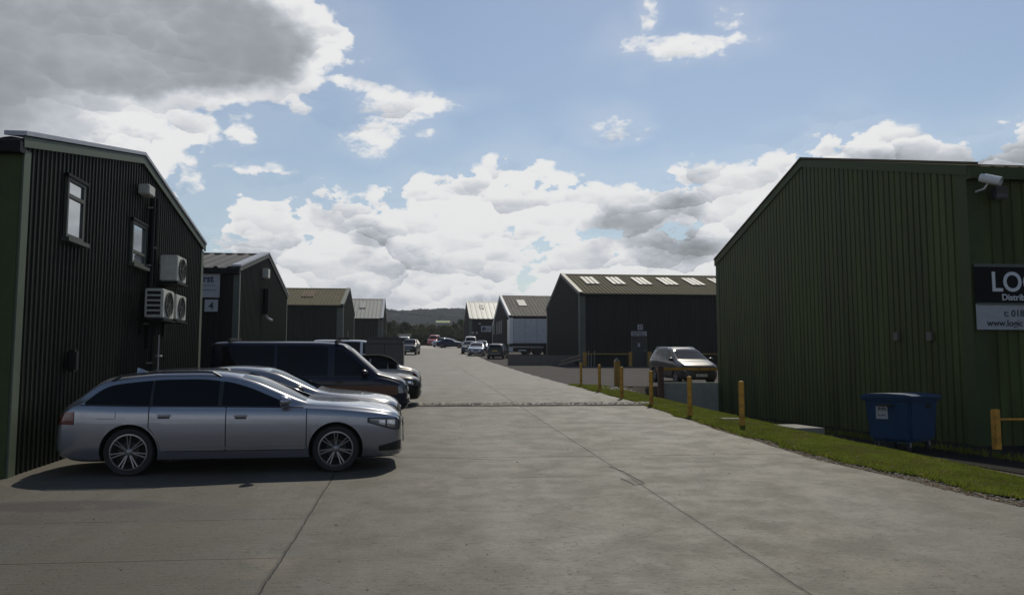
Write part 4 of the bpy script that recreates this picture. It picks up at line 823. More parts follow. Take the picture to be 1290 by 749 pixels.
        if kind == 'van': spatch('headlight', M['lens'], s, f-.24, f-.01, lambda xx: .70, lambda xx: .88, 10, 4, .012)
        elif kind == 'cabrio': spatch('headlight', M['lens'], s, f-.34, f-.08, lambda xx: zt(xx)-.16, lambda xx: zt(xx)-.01, 10, 4, .012)
        elif kind == 'suv': spatch('headlight', M['lens'], s, f-.32, f-.03, lambda xx: .72, lambda xx: min(.90, zt(xx)-.01), 10, 4, .012)
        else:
            lo_h = lambda xx: .60+.11*max(0, (f-.14-xx)/.36); hi_h = lambda xx: min(.76+.03*(f-xx), zt(xx)-.004); ub = lambda fn, d: (lambda xx: fn(xx)+d)
            hb = spatch('headlight', M['black_trim'], s, f-.53, f-.05, ub(lo_h, -.012), ub(hi_h, .004), 14, 4, .006)
            spatch('lens', M['lens'], s, f-.50, f-.07, ub(lo_h, .004), ub(hi_h, -.012), 14, 4, .010, parent=hb)
            if res == 1:
                for q0, q1 in ((f-.36, f-.27), (f-.24, f-.13)): spatch('reflector', M['chrome'], s, q0, q1, ub(lo_h, .022), ub(hi_h, -.03), 4, 3, .013, parent=hb)
                spatch('divider', M['black_trim'], s, f-.265, f-.25, ub(lo_h, .01), ub(hi_h, -.015), 2, 3, .014, parent=hb)
        e = xs0; spatch('tail_light', M['red_lens'], s, e+.02, e+.30, lambda xx: (.72 if kind not in ('suv', 'van') else .85), lambda xx: min((.90 if kind not in ('suv', 'van') else 1.1), zt(xx)-.01), 8, 4, .008)
        # mirror
        mx = k['wins'][0][0]-(.30 if kind in ('estate', 'saloon') else .16); mz = belt(mx)+.07; my = sidey(mx, mz)
        mm = MB(); bmh = bmesh.new(); bmesh.ops.create_uvsphere(bmh, u_segments=16, v_segments=10, radius=1)
        for v in bmh.verts: v.co = Vector((mx+.02+v.co.x*(.12 if v.co.x > 0 else .05), s*(my+.14)+v.co.y*.12, mz+.03+v.co.z*.085))
        bmh.verts.index_update(); mm.add([v.co for v in bmh.verts], [[v.index for v in q.verts] for q in bmh.faces]); bmh.free()
        mm.tube((mx+.02, s*(my-.02), mz-.04), (mx+.02, s*(my+.10), mz-.02), .025, 8)
        mm.build('mirror', pm if kind == 'estate' else M['black_trim'], t, 60, world=False)
        for wx in k['wx']:
            hubm, tym, rim = wheel_mesh(r, wheel); o = bpy.data.objects.new('wheel', hubm); COL.objects.link(o); o.parent = t; o.location = (wx, s*(wf(wx)-.135), r); o.rotation_euler = (0, 0, PI if s > 0 else 0)
            o.rotation_euler[1] = 0
            for nm, dm in (('tyre', tym), ('rim', rim)): c = bpy.data.objects.new(nm, dm); COL.objects.link(c); c.parent = o
        if k.get('rails') and res == 1 or kind == 'mpv':
            a, b = (k['ws'][1]-.25, k['rw'][0]+.15); pts = []
            for i in range(13):
                xx = a+(b-a)*i/12; yy = ring(xx)[14][0]*.98; pts.append((xx, s*yy, topz(xx, yy)+(.055 if 0 < i < 12 else .0)))
            MB().path(pts, .016).build('roof_rail', M['chrome'] if kind == 'mpv' else M['black_trim'], t, 60, world=False)
    # front end
    f = xs1; zn = .5
    gz0, gz1, gw = {'estate': (.36, .70, .30), 'van': (.70, .86, .52), 'suv': (.66, .86, .42), 'mpv': (.60, .74, .44), 'saloon': (.50, .70, .30), 'hatch': (.44, .62, .38), 'cabrio': (.34, .42, .4)}[kind]
    def frontx(y_, z): # march back from nose
        xx = f
        while xx > f-.6:
            R_ = ring(xx); 
            if abs(y_) <= wf(xx)*.97 and zbf(xx) <= z <= top(xx)-.0: 
                if z <= belt(xx) or abs(y_) <= np.interp(z, [q[1] for q in R_[9:]], [q[0] for q in R_[9:]]): return xx
            xx -= .01
        return xx
    def backx(y_, z):
        xx = xs0
        while xx < xs0+.6:
            if abs(y_) <= wf(xx)*.97 and zbf(xx) <= z <= top(xx)-.02: return xx
            xx += .01
        return xx
    def fpatch(nm, mm, yw0, yw1, z0, z1, off=.012, ny=10, nz=6, fx=frontx, sg=1, parent=None):
        mb_ = MB(); q = []
        for j in range(nz+1):
            z = z0+(z1-z0)*j/nz; yw = yw0+(yw1-yw0)*j/nz
            for i in range(ny+1): yy = -yw+2*yw*i/ny; q.append((fx(yy, z)+sg*off, yy, z))
        mb_.add(q, [(j*(ny+1)+i, j*(ny+1)+i+1, (j+1)*(ny+1)+i+1, (j+1)*(ny+1)+i) for j in range(nz) for i in range(ny)]); return mb_.build(nm, mm, parent or t, 40, world=False)
    g = fpatch('grille', M['black_trim'], gw*.8, gw, gz0, gz1)
    mb_ = MB()
    for i in range(5):
        z = gz0+.03+(gz1-gz0-.06)*i/4; mb_.path([(frontx(yy, z)+.02, yy, z) for yy in np.linspace(-gw*.8, gw*.8, 5)], .008, 6)
    for s in (-1, 1): mb_.tube((frontx(gw*.8, gz0)+.02, s*gw*.8, gz0), (frontx(gw, gz1)+.015, s*gw, gz1), .012, 6)
    mb_.build('grille_bars', M['chrome'], g, 40, world=False)
    if kind == 'estate':
        for s in (-1, 1): spatch('air_intake', M['black_trim'], s, f-.36, f-.03, lambda xx: .285+.01*(f-xx), lambda xx: .285+.15*(1-.5*(f-xx)/.36), 12, 3, .010)
    else: fpatch('air_intake', M['black_trim'], wf(f-.1)*.7, wf(f-.1)*.75, zbf(f)+.02, zbf(f)+.11)
    pz_ = .42 if kind not in ('suv', 'van') else .52
    px_ = frontx(0, pz_)+.02; pl = MB().bbox((px_, -.26, pz_-.055), (px_+.012, .26, pz_+.055), .004).build('number_plate', M['plate_w'], t, world=False)
    if kind == 'mpv':
        cu = bpy.data.curves.new('lt', 'FONT'); cu.body = 'WJ51 OHV'; cu.size = .095; cu.align_x = 'CENTER'; cu.offset = .002; o = bpy.data.objects.new('tmp', cu); COL.objects.link(o); bpy.context.view_layer.update()
        me = bpy.data.meshes.new_from_object(o.evaluated_get(bpy.context.evaluated_depsgraph_get())); bpy.data.objects.remove(o); me.materials.clear(); me.materials.append(M['ink']); me.transform(Matrix.Translation((px_+.015, 0, pz_-.033))@Matrix.Rotation(PI/2, 4, 'Z')@Matrix.Rotation(PI/2, 4, 'X')); o = bpy.data.objects.new('lettering', me); COL.objects.link(o); o.parent = pl
        for sg in (0, 1):
            mb_ = MB()
            for s in (-1, 1): mb_.tube((px_+.01, s*.085, .70-.04*sg-.01), (px_+.01, 0, .745-.04*sg), .011, 6)
            if sg == 0: em = mb_
            else: em.v, em.f, em.m = em.v+[], em.f, em.m; em.add(mb_.v, mb_.f)
        em.build('emblem', M['chrome'], g, 40, world=False)
    if kind == 'estate':
        mb_ = MB()
        for q in (-1.5, -.5, .5, 1.5): mb_.lathe([(.045, 0), (.052, .006), (.045, .012), (.038, .006), (.045, 0)], (frontx(q*.07, .6)+.03, q*.06, .605), 'X', 20)
        mb_.build('emblem', M['chrome'], g, 40, world=False)
    bx = backx(0, .8 if kind != 'saloon' else .72)-.02; zz = .8 if kind != 'saloon' else .72; MB().bbox((bx-.012, -.26, zz-.055), (bx, .26, zz+.055), .004).build('number_plate', M['plate_y'], t, world=False)
    if extra: extra(t, K(top=top, belt=belt, spatch=spatch, sidey=sidey, topz=topz, ring=ring, wf=wf, tpatch=tpatch, yro=yro))
    mtx = frame_at(x, y, head); t.location = mtx.translation; t.rotation_euler = mtx.to_euler(); t.scale = (scale,)*3
    return t
def antenna(t, k):
    xx = -1.45; z = k['top'](xx); MB().add([(xx-.1, -.02, z-.01), (xx+.08, -.03, z-.01), (xx+.08, .03, z-.01), (xx-.1, .02, z-.01), (xx-.1, 0, z+.07), (xx-.04, 0, z+.05)], [(0,1,2,3),(0,1,5,4),(2,3,4,5),(1,2,5),(0,3,4)]).build('antenna', M['silver'], t, world=False)
    for s in (-1, 1):
        MB().lathe([(.0, 0), (.0, 0.001)], (0, 0, 0), 'X', 3)
        mb = MB(); k['spatch']('', None, s, -1.42-.42, -1.42-.18, lambda xx: .80, lambda xx: .806, 8, 1, .004, build=False, mb=mb); k['spatch']('', None, s, -1.42-.18-.004, -1.42-.18+.002, lambda xx: .80, lambda xx: .90, 1, 4, .004, build=False, mb=mb); mb.build('fuel_flap_line', M['black_trim'], t, world=False)
        mb = MB(); k['spatch']('', None, s, -1.0, 1.0, lambda xx: .365, lambda xx: .39, 30, 1, .010, build=False, mb=mb); mb.build('sill_moulding', M['silver'], t, world=False)
    xx = 1.0
R_ = math.radians
car('estate', 'estate_car', 'silver estate car parked nearest the camera beside the olive unit', 'car', M['silver'], -2.64, 13.42, R_(3.5), 'vehicles parked along the left side', wheel='double', extra=antenna)
car('saloon', 'saloon_car', 'silver saloon car parked between the silver estate and the dark blue van', 'car', M['silver2'], -2.72, 16.15, R_(2), 'vehicles parked along the left side')
def t4(t, k):
    for s in (-1, 1): k['spatch']('stripe', M['stripe'], s, -2.3, 2.11, lambda xx: .66, lambda xx: .88, 60, 3, .007)
    for xx in (.62, -1.9):
        z = k['top'](xx); MB().bbox((xx-.05, -.72, z+.02), (xx+.02, .72, z+.07), .015).build('roof_bar', M['black_trim'], t, world=False)
        for s in (-1, 1): MB().box((xx-.05, s*.68, z-.03), (xx+.02, s*.72, z+.05)).build('bar_foot', M['black_trim'], t, world=False)
    z = k['top'](.62); MB().bbox((.6, -.65, z+.07), (.95, -.45, z+.13), .03).build('roof_lamp', M['black_trim'], t, world=False)
    MB().bbox((2.16, -.82, .40), (2.41, .82, .56), .06).build('bumper', M['black_trim'], t, 40, world=False)
    MB().bbox((2.2, -.80, .548), (2.40, .80, .572), .01).build('bumper_cap', M['trim_grey'], t, 40, world=False)
car('van', 'panel_van', 'dark blue van with an orange brown side stripe and roof bars', 'van', M['navy'], -2.50, 20.9, R_(1), 'vehicles parked along the left side', wheel='cap', extra=t4, scale=.965)
car('saloon', 'dark_car', 'black car parked just beyond the dark blue van, nose to the road', 'car', M['black_p'], -2.3, 25.4, R_(0), 'vehicles parked along the left side')
def hood(t, k):
    k['tpatch']('fabric_hood', M['soft_top'], -1.22, .13, lambda xx, f: k['yro'](xx)*1.0, 30, 16, .012)
    for s in (-1, 1): k['spatch']('hood_side', M['soft_top'], s, -1.16, .12, lambda xx: (min(k['top'](xx), k['top'](xx+.07), k['top'](xx-.07))-.125) if xx > -.86 else k['belt'](xx)+.01, lambda xx: k['top'](xx)-.012, 24, 6, .012)
car('cabrio', 'convertible_car', 'champagne convertible with a closed black fabric hood, tail to the road', 'car', M['beige'], -1.85, 29.2, R_(181), 'vehicles parked along the left side', extra=hood)
# box trailer
a = at_y(460.5, 425, 42); b = at_y(508.5, 425, 42); z0 = zr(42)
t = empty('box_trailer', (a.x, 42, z0), 'grey brown box trailer standing behind the champagne convertible', 'trailer'); H = a.z; x0, x1 = a.x, b.x
MB().add([(x0, 42, z0+.45), (x1, 42, z0+.45), (x1, 42, H-.28), (x1-.14, 42.05, H), (x0+.14, 42.05, H), (x0, 42, H-.28), (x0, 45, z0+.45), (x1, 45, z0+.45), (x1, 45, H-.28), (x1-.14, 44.95, H), (x0+.14, 44.95, H), (x0, 45, H-.28)],
 [(0,1,2,3,4,5),(6,7,8,9,10,11)]+[(i, (i+1) % 6, 6+(i+1) % 6, 6+i) for i in range(6)]).build('box_body', M['board'], t)
MB().box((x0+.12, 41.98, H-.03), (x1-.12, 42.08, H+.03)).build('top_rail', M['trim_grey'], t); MB().box((x0+.05, 41.985, H-.31), (x1-.05, 42, H-.29)).box(((x0+x1)/2-.01, 41.985, z0+.5), ((x0+x1)/2+.01, 42, H-.3)).build('door_seam', M['dark'], t)
for xx in (x0+.15, x1-.15): MB().lathe([(.0, -.1), (.3, -.1), (.33, -.06), (.33, .06), (.3, .1), (0, .1)], (xx, 43.2, z0+.33), 'X', 24).build('wheel', M['rubber'], t, 40)
MB().box((x0+.1, 42.1, z0+.36), (x1-.1, 44.9, z0+.45)).build('chassis', M['dark'], t)
def place(kind, name, label, cat, pm, pxc, Y, head, group=None, **kw):
    p = at_y(pxc, 440, Y); return car(kind, name, label, cat, pm, p.x, Y, head, group, res=2, **kw)
FG = 'cars far up the road'
place('van', 'white_van', 'white van mostly hidden behind the dark blue van', 'van', M['white_p'], 446, 52, R_(0), wheel='cap')
place('suv', 'off_road_car', 'black off road car facing the camera beside the far left shed', 'car', M['black_p'], 517, 95, R_(-97), FG)
def rack(t, k): 
    z = 1.95
    for xx in (.4, -.4, -1.2): MB().bbox((xx, -.8, z+.05), (xx+.05, .8, z+.12), .01).build('roof_bar', M['steel'], t, world=False)
    MB().path([(.4, -.8, z+.2), (-1.2, -.8, z+.2), (-1.2, .8, z+.2), (.4, .8, z+.2), (.4, -.8, z+.2)], .03).build('roof_rack', M['steel'], t, world=False)
place('van', 'rack_van', 'white van with a roof rack behind the black off road car', 'van', M['white_p'], 509, 108, R_(-92), wheel='cap', extra=rack)
place('van', 'red_van', 'bright red van at the far end of the road', 'van', M['red_p'], 547, 152, R_(-100), wheel='cap')
place('suv', 'silver_car', 'silver car beside the red van at the far end', 'car', M['silver'], 557, 140, R_(-125), FG, scale=.9)
place('saloon', 'blue_car', 'dark blue saloon standing side on at the far end of the road', 'car', M['dblue'], 569, 132, R_(-20), FG)
place('saloon', 'silver_car', 'silver saloon facing the camera, nearest of the far right cars', 'car', M['silver'], 601, 92, R_(-97), FG)
place('hatch', 'dark_car', 'dark grey hatchback half hidden left of the far silver saloon', 'car', M['dgrey'], 591, 99, R_(-97), FG)
place('van', 'white_van', 'white van roof showing behind the far right parked cars', 'van', M['white_p'], 593, 117, R_(-95), wheel='cap')
place('hatch', 'dark_car', 'dark car behind the far silver saloon, glint on its roof', 'car', M['dblue'], 607, 104, R_(-97), FG)
place('hatch', 'small_hatchback', 'small grey silver hatchback parked beside the low grey wall', 'car', M['mpv_p'], 627.5, 83, R_(75), FG, wheel='cap')
pm_ = at_y(884, 470, 36.1)
car('mpv', 'people_carrier', 'graphite people carrier with roof rails parked behind the concrete block', 'car', M['mpv_p'], pm_.x-.16, 38.4, R_(-86), None, scale=1.0, near=True)
# lorry trailer
Yt = 95; a = at_y(642, 401, Yt); b = at_y(642, 432, Yt); z0 = zr(Yt); x0 = a.x; x1 = x0+11.5
t = empty('lorry_trailer', (x0, Yt, z0), 'white box lorry trailer parked side on between the sheds', 'trailer')
MB().bbox((x0+.42, Yt, b.z), (x1, Yt+2.5, a.z), .03).build('box_body', M['white_dull'], t); MB().bbox((x0, Yt-.02, b.z-.05), (x0+.40, Yt+2.52, a.z+.02), .03).build('end_frame', M['white_gloss'], t)
mb = MB(); [mb.box((x0+.42+1.35*k, Yt-.012, b.z+.05), (x0+.45+1.35*k, Yt+.01, a.z-.05)) for k in range(1, 8)]; mb.build('panel_seams', M['trim_grey'], t)
MB().box((x0+.1, Yt+.1, b.z-.35), (x1, Yt+2.4, b.z-.06)).build('chassis', M['dark'], t); MB().bbox((x0+.2, Yt-.02, b.z-.5), (x0+3.9, Yt+.04, b.z-.36), .01).build('side_guard', M['steel'], t)
for k in range(3):
    for yy in (Yt+.3, Yt+2.2): MB().lathe([(.0, -.14), (.4, -.14), (.46, -.1), (.48, 0), (.46, .1), (.4, .14), (0, .14)], (x0+2+1.3*k, yy, z0+.48), 'Y', 24).build('wheel', M['rubber'], t, 40)
for px in (648.3, 667.5): p = at_y(px, 439, Yt); MB().bbox((p.x-.12, Yt-.06, p.z-.12), (p.x+.12, Yt+.02, p.z+.12), .02).build('marker_light', M['red_lens'], t)
p = at_y(658, 441, Yt); MB().bbox((p.x-.45, Yt-.07, p.z-.05), (p.x+.45, Yt-.02, p.z+.05), .01).build('reflective_bar', M['white_gloss'], t)
# ------------------------------------------------------------------ trees, hills
def tree(x, y, h, w, m, name, label, group, n=1500, leaf=.3):
    z0 = zr(y); t = empty(name, (x, y, z0), label, 'tree' if 'tree' in name else 'bush', group); mb = MB()
    mb.tube((x, y, z0-.2), (x+.1, y, z0+h*.45), .05*h*.5, 8, r1=.03*h*.5)
    for k in range(5): a = random.uniform(0, 2*PI); mb.tube((x+.05, y, z0+h*random.uniform(.2, .45)), (x+math.cos(a)*w*.35, y+math.sin(a)*w*.35, z0+h*random.uniform(.55, .85)), .05, 5, r1=.02)
    mb.build('trunk', M['bark'], t, 50)
    V = []; F = []; cl = []
    for k in range(11):
        a = random.uniform(0, 2*PI); rr = random.uniform(0, .36)*w; cl.append((x+math.cos(a)*rr, y+math.sin(a)*rr, z0+h*random.uniform(.18, .88), random.uniform(.16, .28)*w))
    cl.append((x, y, z0+h*.86, .17*w))
    for i in range(n):
        c = random.choice(cl); d = Vector((random.gauss(0, 1), random.gauss(0, 1), random.gauss(0, 1))).normalized()*random.uniform(.45, 1.12)*c[3]
        p = Vector((c[0]+d.x, c[1]+d.y, max(z0+.1, c[2]+d.z*.95))); u = Vector((random.gauss(0, 1), random.gauss(0, 1), random.gauss(0, 1))).normalized(); v = u.orthogonal().normalized(); s = leaf*random.uniform(.5, 1.1)
        b = len(V); V += [tuple(p-u*s), tuple(p+v*s*.5), tuple(p+u*s), tuple(p-v*s*.5)]; F.append((b, b+1, b+2, b+3))
    me = bpy.data.meshes.new('crown'); me.from_pydata([(a-x, b-y, c-z0) for a, b, c in V], [], F); me.materials.append(m); o = bpy.data.objects.new('crown', me); COL.objects.link(o); o.parent = t
pos = [(490, 404), (496, 401), (503, 406), (510, 403), (517, 408), (524, 409), (531, 406), (538, 409), (545, 408), (552, 410), (559, 409), (566, 409), (573, 405), (580, 400), (588, 404), (598, 407)]
for i, (px, pyt) in enumerate(pos):
    Y = 188+6*((i*7) % 5); p = at_y(px, pyt, Y); h = p.z-zr(Y); k = ['leaf1', 'leaf2', 'leaf3'][(i*5) % 3]
    tree(p.x, Y, h, random.uniform(2.6, 4.0)*1.3, M[k], 'hedgerow_tree', '%s %s tree in the hedgerow beyond the end of the road' % (['dark', 'olive', 'mid green'][(i*5) % 3], ['rounded', 'narrow', 'spreading', 'uneven'][i % 4]), 'trees in the far hedgerow', 1500, .30)
for i, px in enumerate(range(486, 604, 9)):
    Y = 178+2*(i % 3); p = at_y(px, 419+(i*5) % 4, Y); h = p.z-zr(Y)
    tree(p.x, Y, h, 3.6, M['leaf1'], 'hedge_bush', 'dark dense bush at the foot of the far hedgerow', 'bushes in the far hedgerow', 1300, .26)
hx = [-1500+12*i for i in range(230)]; hy = [450, 560, 640, 700, 760, 820, 880, 940, 1000, 1060, 1120, 1200, 1500]
def hprof(az): # hill crest pixel -> height factor
    return az
def hz(x, y):
    px = 645+FOC*math.tan(math.atan2(x, y)-YAW); cr = float(np.interp(px, [300, 485, 500, 520, 540, 552, 560, 575, 585, 610, 700, 900], [399, 398, 399, 398.5, 396.5, 394.5, 394, 396, 397.5, 400, 402, 400]))
    zt = at_y(px, cr, 1060).z; f = sst(430, 1060, y)**.9 if y <= 1060 else 1-.3*(y-1060)/440
    return zt*f+(math.sin(x*.05+y*.01)*1.2+math.sin(x*.13+1)*.9+random.uniform(-.8, .8)*1.2)*f
sheet('hills', hx, hy, hz, M['hill'])
# woods texture on crest
V = []; F = []
for i in range(9000):
    yy = random.uniform(600, 1075); pxr = random.uniform(470, 640); x = at_y(pxr, 400, yy).x; z = hz(x, yy); s = random.uniform(2.0, 4.5)
    for q in range(2):
        a = random.uniform(0, PI); u = Vector((math.cos(a), math.sin(a), 0)); b = len(V); V += [(x-u.x*s, yy-u.y*s, z-1), (x+u.x*s, yy+u.y*s, z-1), (x+u.x*s*.6, yy+u.y*s*.6, z+s*.8), (x, yy, z+s*1.15), (x-u.x*s*.7, yy-u.y*s*.7, z+s*.7)]; F.append((b, b+1, b+2, b+3, b+4))
me = bpy.data.meshes.new('distant_woods'); me.from_pydata(V, [], F); me.materials.append(M['hill']); o = bpy.data.objects.new('distant_woods', me); COL.objects.link(o); tag(o, 'grey green woodland covering the distant hill', 'woods', kind='stuff')
mb = MB(); q = []
for py in (403.6, 406.2):
    for px in (549, 553, 558, 563, 567):
        yy = 560 if py > 405 else 600; p = at_y(px, py, yy); q.append(p)
mb.add(q, [(i, i+1, 5+i+1, 5+i) for i in range(4)]); o = mb.build('field', M['field']); o['kind'] = 'structure'
# ------------------------------------------------------------------ world
SUN_AZ = YAW+R_(14.0); SUN_EL = R_(48)   # azimuth measured from +Y towards +X
w = bpy.data.worlds.new('World'); SC.world = w; w.use_nodes = True; nt = w.node_tree; N = nt.nodes; Lk = nt.links; bg = N['Background']
sky = N.new('ShaderNodeTexSky'); sky.sky_type = 'NISHITA'; sky.sun_disc = False; sky.sun_elevation = SUN_EL; sky.sun_rotation = SUN_AZ; sky.air_density = 1.15; sky.dust_density = .4; sky.ozone_density = 1.1
tc = N.new('ShaderNodeTexCoord'); sp = N.new('ShaderNodeSeparateXYZ'); Lk.new(tc.outputs['Generated'], sp.inputs[0])
def mt(op, a, b=None, c=None, clamp=False):
    n = N.new('ShaderNodeMath'); n.operation = op; n.use_clamp = clamp
    for i, v in enumerate((a, b, c)):
        if v is None: continue
        if isinstance(v, (int, float)): n.inputs[i].default_value = v
        else: Lk.new(v, n.inputs[i])
    return n.outputs[0]
def ss(v, a, b, lo=0., hi=1.):
    n = N.new('ShaderNodeMapRange'); n.interpolation_type = 'SMOOTHSTEP'; Lk.new(v, n.inputs[0])
    for i, q in enumerate((a, b, lo, hi)): n.inputs[i+1].default_value = q
    return n.outputs[0]
az = mt('MULTIPLY', mt('ARCTAN2', sp.outputs[0], sp.outputs[1]), 180/PI); el = mt('MULTIPLY', mt('ARCSINE', sp.outputs[2]), 180/PI)
def ae(px, py): d = ray(px, py).normalized(); return math.degrees(math.atan2(d.x, d.y)), math.degrees(math.asin(d.z))
def cvec(daz=0., del_=0., sq=1.6, ox=0.):
    c = N.new('ShaderNodeCombineXYZ'); Lk.new(mt('ADD', az, daz+ox), c.inputs[0]); Lk.new(mt('MULTIPLY', mt('ADD', el, del_), sq), c.inputs[1]); return c.outputs[0]
def nz(vec, sc, det=8, ro=.55, dist=0.):
    n = N.new('ShaderNodeTexNoise'); n.inputs['Scale'].default_value = sc; n.inputs['Detail'].default_value = det; n.inputs['Roughness'].default_value = ro; n.inputs['Distortion'].default_value = dist; Lk.new(vec, n.inputs['Vector']); return n.outputs['Fac']
def blob(px, py, rx, ry, gain=1.):
    a, e = ae(px, py); dx = mt('DIVIDE', mt('SUBTRACT', az, a), rx/18.5); dy = mt('DIVIDE', mt('SUBTRACT', el, e), ry/18.5)
    return mt('MULTIPLY', mt('SUBTRACT', 1, mt('SQRT', mt('ADD', mt('MULTIPLY', dx, dx), mt('MULTIPLY', dy, dy)))), gain)
def warp(amp, sc, ox, det=5):
    n = N.new('ShaderNodeTexNoise'); n.inputs['Scale'].default_value = sc; n.inputs['Detail'].default_value = det; n.inputs['Roughness'].default_value = .58; Lk.new(cvec(ox=ox), n.inputs['Vector'])
    q = N.new('ShaderNodeSeparateColor'); Lk.new(n.outputs['Color'], q.inputs[0]); return mt('MULTIPLY', mt('SUBTRACT', q.outputs[0], .5), amp), mt('MULTIPLY', mt('SUBTRACT', q.outputs[1], .5), amp*.7)
wa, we = warp(5., .18, 11, 8); az0, el0 = az, el; az = mt('ADD', az0, wa); el = mt('ADD', el0, we)
fc = N.new('ShaderNodeFloatCurve'); cu = fc.mapping.curves[0]
pts = [(-300, 230), (-60, 235), (15, 215), (65, 172), (120, 152), (175, 172), (215, 215), (250, 270), (290, 232), (330, 215), (400, 228), (450, 232), (520, 215), (600, 192), (680, 196), (730, 215), (770, 222), (860, 210), (930, 200), (1000, 185), (1050, 150), (1120, 150), (1180, 158), (1230, 160), (1290, 140), (1500, 120)]
A0, A1 = -60., 60.
P_ = [(0, .5)]+[((ae(x, y)[0]-A0)/(A1-A0), ae(x, y)[1]/30.) for x, y in pts]+[(1, .5)]
cu.points[0].location = P_[0]; cu.points[1].location = P_[-1]
for q in P_[1:-1]: cu.points.new(*q)
fc.mapping.update(); Lk.new(mt('DIVIDE', mt('SUBTRACT', az, A0), A1-A0, clamp=True), fc.inputs['Value'])
depth = mt('SUBTRACT', mt('MULTIPLY', fc.outputs[0], 30.), el)      # degrees below the top of the bank
bank = mt('MINIMUM', mt('MULTIPLY', depth, .40), 1.)
big = mt('MAXIMUM', blob(110, 22, 315, 98, 3.2), blob(345, 66, 92, 66, 1.6)); big = mt('MAXIMUM', big, blob(-380, 0, 500, 260, 2)); big = mt('MINIMUM', mt('MAXIMUM', big, blob(15, 120, 60, 12, .7)), 1.)
small = None
for b_ in ((500, 132, 42, 20, .5), (545, 125, 34, 9, .42), (468, 116, 40, 9, .36), (478, 168, 36, 18, .42), (235, 168, 27, 17, .45), (862, 60, 52, 13, .5), (900, 52, 36, 9, .42), (800, 60, 26, 10, .36), (814, 32, 9, 22, .30), (925, 22, 12, 8, .2), (765, 160, 20, 10, .26), (300, 178, 16, 14, .3), (150, 172, 70, 30, .6), (540, 164, 14, 6, .2), (800, 166, 8, 5, .2)):
    q = mt('MINIMUM', blob(b_[0], b_[1], b_[2]*1.25, b_[3]*1.35, b_[4]*1.9), b_[4]); small = q if small is None else mt('MAXIMUM', small, q)
az, el = az0, el0
def puff(sc, wamp, wsc, ox):
    w1, w2 = warp(wamp, wsc, ox, 6); c = N.new('ShaderNodeCombineXYZ'); X_ = mt('ADD', az, w1); Y_ = mt('ADD', mt('MULTIPLY', el, 1.5), w2); Lk.new(X_, c.inputs[0]); Lk.new(Y_, c.inputs[1])
    v = N.new('ShaderNodeTexVoronoi'); v.voronoi_dimensions = '2D'; v.feature = 'F1'; v.inputs['Scale'].default_value = sc; v.inputs['Detail'].default_value = 0; Lk.new(c.outputs[0], v.inputs['Vector'])
    q = N.new('ShaderNodeSeparateXYZ'); Lk.new(v.outputs['Position'], q.inputs[0])
    return mt('MULTIPLY', mt('SUBTRACT', Y_, q.outputs[1]), sc), v.outputs['Distance']
p1, d1 = puff(.17, 5.0, .22, 31); p2, d2 = puff(.42, 2.6, .5, 57); p3, d3 = puff(1.0, 1.2, 1.1, 83)
nA = nz(cvec(ox=5), .10, 6, .5); nB = nz(cvec(ox=40), .5, 7, .6); nF = nz(cvec(ox=90), 1.6, 5, .6)
inb = ss(big, .1, .9); edge_n = mt('ADD', mt('MULTIPLY', mt('SUBTRACT', .45, d2), .42), mt('ADD', mt('MULTIPLY', mt('SUBTRACT', .45, d3), .22), mt('MULTIPLY', mt('SUBTRACT', nB, .5), .9)))
gaps = mt('MULTIPLY', mt('MULTIPLY', ss(nz(cvec(ox=140), .24, 5, .55), .47, .70), ss(big, .3, -.2)), mt('MULTIPLY', ss(el, 2.5, 5), 1.25))
main = mt('MAXIMUM', bank, big)
T = mt('MAXIMUM', mt('SUBTRACT', mt('ADD', main, mt('MULTIPLY', edge_n, mt('SUBTRACT', 1., mt('MULTIPLY', inb, .6)))), gaps), mt('ADD', small, mt('ADD', mt('MULTIPLY', mt('SUBTRACT', nB, .5), 1.3), mt('MULTIPLY', mt('SUBTRACT', nF, .5), .7))))
soft = ss(main, -.3, .2, .5, .26)
alpha = mt('MULTIPLY', ss(mt('DIVIDE', T, soft), -.1, 1.), 1.)
veil = mt('MULTIPLY', ss(mt('ADD', mt('MAXIMUM', main, small), mt('MULTIPLY', mt('SUBTRACT', nA, .5), 2.)), -1.2, .3), .16); alpha = mt('MAXIMUM', alpha, veil)
# brightness: every puff is bright on top and grey underneath; deep parts are grey, rims are white
inr = ss(az, 25, 34)
puffs = mt('ADD', mt('MULTIPLY', ss(p1, -.55, .45, -1, 1), .14), mt('ADD', mt('MULTIPLY', ss(p2, -.5, .4, -1, 1), .085), mt('MULTIPLY', ss(p3, -.5, .4, -1, 1), .022)))
puffs = mt('MULTIPLY', mt('MULTIPLY', puffs, ss(nz(cvec(ox=200), .14, 3, .5), .38, .60, .35, 1.15)), mt('SUBTRACT', 1., mt('MULTIPLY', inb, .8)))
br = mt('ADD', mt('SUBTRACT', 1.0, mt('MULTIPLY', ss(T, .25, 1.1), .10)), puffs)
br = mt('SUBTRACT', br, mt('MULTIPLY', mt('MULTIPLY', ss(nA, .47, .66), ss(depth, .3, 2.5)), .42))
br = mt('SUBTRACT', br, mt('MULTIPLY', mt('MULTIPLY', inb, ss(T, .2, 1.2)), .40)); br = mt('ADD', br, mt('MULTIPLY', mt('MULTIPLY', inb, mt('SUBTRACT', nA, .5)), .45))
br = mt('SUBTRACT', br, mt('MULTIPLY', mt('MULTIPLY', inr, ss(depth, .6, 2.6)), .22))
br = mt('SUBTRACT', br, mt('MULTIPLY', ss(el, 2.0, 7.0, 1, 0), .20)); br = mt('ADD', br, mt('MULTIPLY', mt('MULTIPLY', ss(az, -14, 4), ss(az, 24, 6)), .09)); br = mt('ADD', br, mt('MULTIPLY', mt('SUBTRACT', nB, .5), .16))
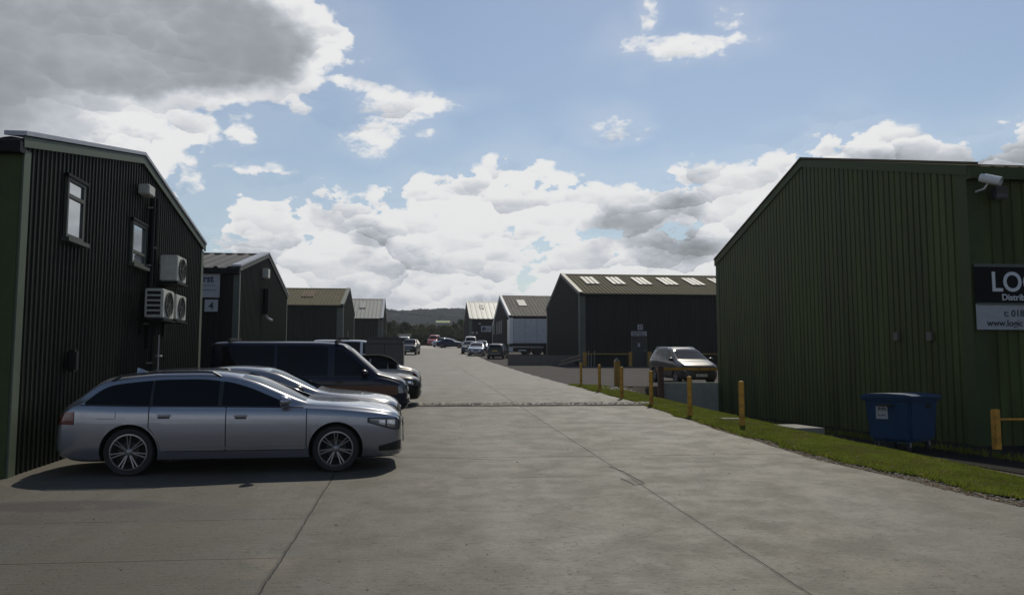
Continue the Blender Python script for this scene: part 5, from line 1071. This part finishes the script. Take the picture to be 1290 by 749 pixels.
br = mt('MAXIMUM', mt('MINIMUM', br, 1.06), .28)
cr = N.new('ShaderNodeValToRGB'); Lk.new(br, cr.inputs[0]); e = cr.color_ramp.elements
e[0].position = .28; e[0].color = (.18, .20, .21, 1); e[1].position = 1.0; e[1].color = (.95, .95, .95, 1); q = e.new(.55); q.color = (.36, .39, .42, 1); q = e.new(.8); q.color = (.63, .66, .71, 1)
sc_ = N.new('ShaderNodeVectorMath'); sc_.operation = 'SCALE'; Lk.new(cr.outputs[0], sc_.inputs[0]); CLOUD_GAIN = sc_.inputs['Scale']
mx = N.new('ShaderNodeMix'); mx.data_type = 'RGBA'; Lk.new(alpha, mx.inputs['Factor']); Lk.new(sky.outputs[0], mx.inputs[6]); Lk.new(sc_.outputs[0], mx.inputs[7]); Lk.new(mx.outputs[2], bg.inputs[0])
STRG = .105; bg.inputs[1].default_value = STRG; CLOUD_GAIN.default_value = 1.16/STRG
sd = bpy.data.lights.new('sun', 'SUN'); sd.energy = 4.2; sd.angle = R_(.53); sd.color = (1, .92, .76); so = bpy.data.objects.new('sun', sd); COL.objects.link(so)
sdir = Vector((math.sin(SUN_AZ)*math.cos(SUN_EL), math.cos(SUN_AZ)*math.cos(SUN_EL), math.sin(SUN_EL))); so.rotation_euler = sdir.to_track_quat('Z', 'Y').to_euler(); so.location = (0, 0, 60)
# ------------------------------------------------------------------ camera
cd = bpy.data.cameras.new('camera'); cd.sensor_width = 36; cd.lens = 36*FOC/1290; cd.clip_end = 9000; cd.clip_start = .05
co = bpy.data.objects.new('camera', cd); COL.objects.link(co); co.matrix_world = Matrix((RT, UP, -FW)).transposed().to_4x4(); co.location = CAM; SC.camera = co
SC.view_settings.view_transform = 'Standard'; SC.view_settings.look = 'None'; SC.view_settings.exposure = -.38; SC.view_settings.gamma = 1; SC.view_settings.use_curve_mapping = False
SC.cycles.use_denoising = True; SC.cycles.max_bounces = 6

# ------------------------------------------------------------------ haze
hm = bpy.data.materials.new('haze air'); hm.use_nodes = True; hn = hm.node_tree; [hn.nodes.remove(q) for q in list(hn.nodes) if q.type == 'BSDF_PRINCIPLED']
pv = hn.nodes.new('ShaderNodeVolumePrincipled'); pv.inputs['Density'].default_value = .00022; pv.inputs['Color'].default_value = (.80, .86, .95, 1); pv.inputs['Anisotropy'].default_value = .2
hn.links.new(pv.outputs[0], hn.nodes['Material Output'].inputs['Volume'])
hb = MB().box((-7000, -7000, -8), (7000, 7000, 120)).build('haze', hm, None); hb['kind'] = 'stuff'; hb['label'] = 'thin pale haze in the air over the yard and hills'
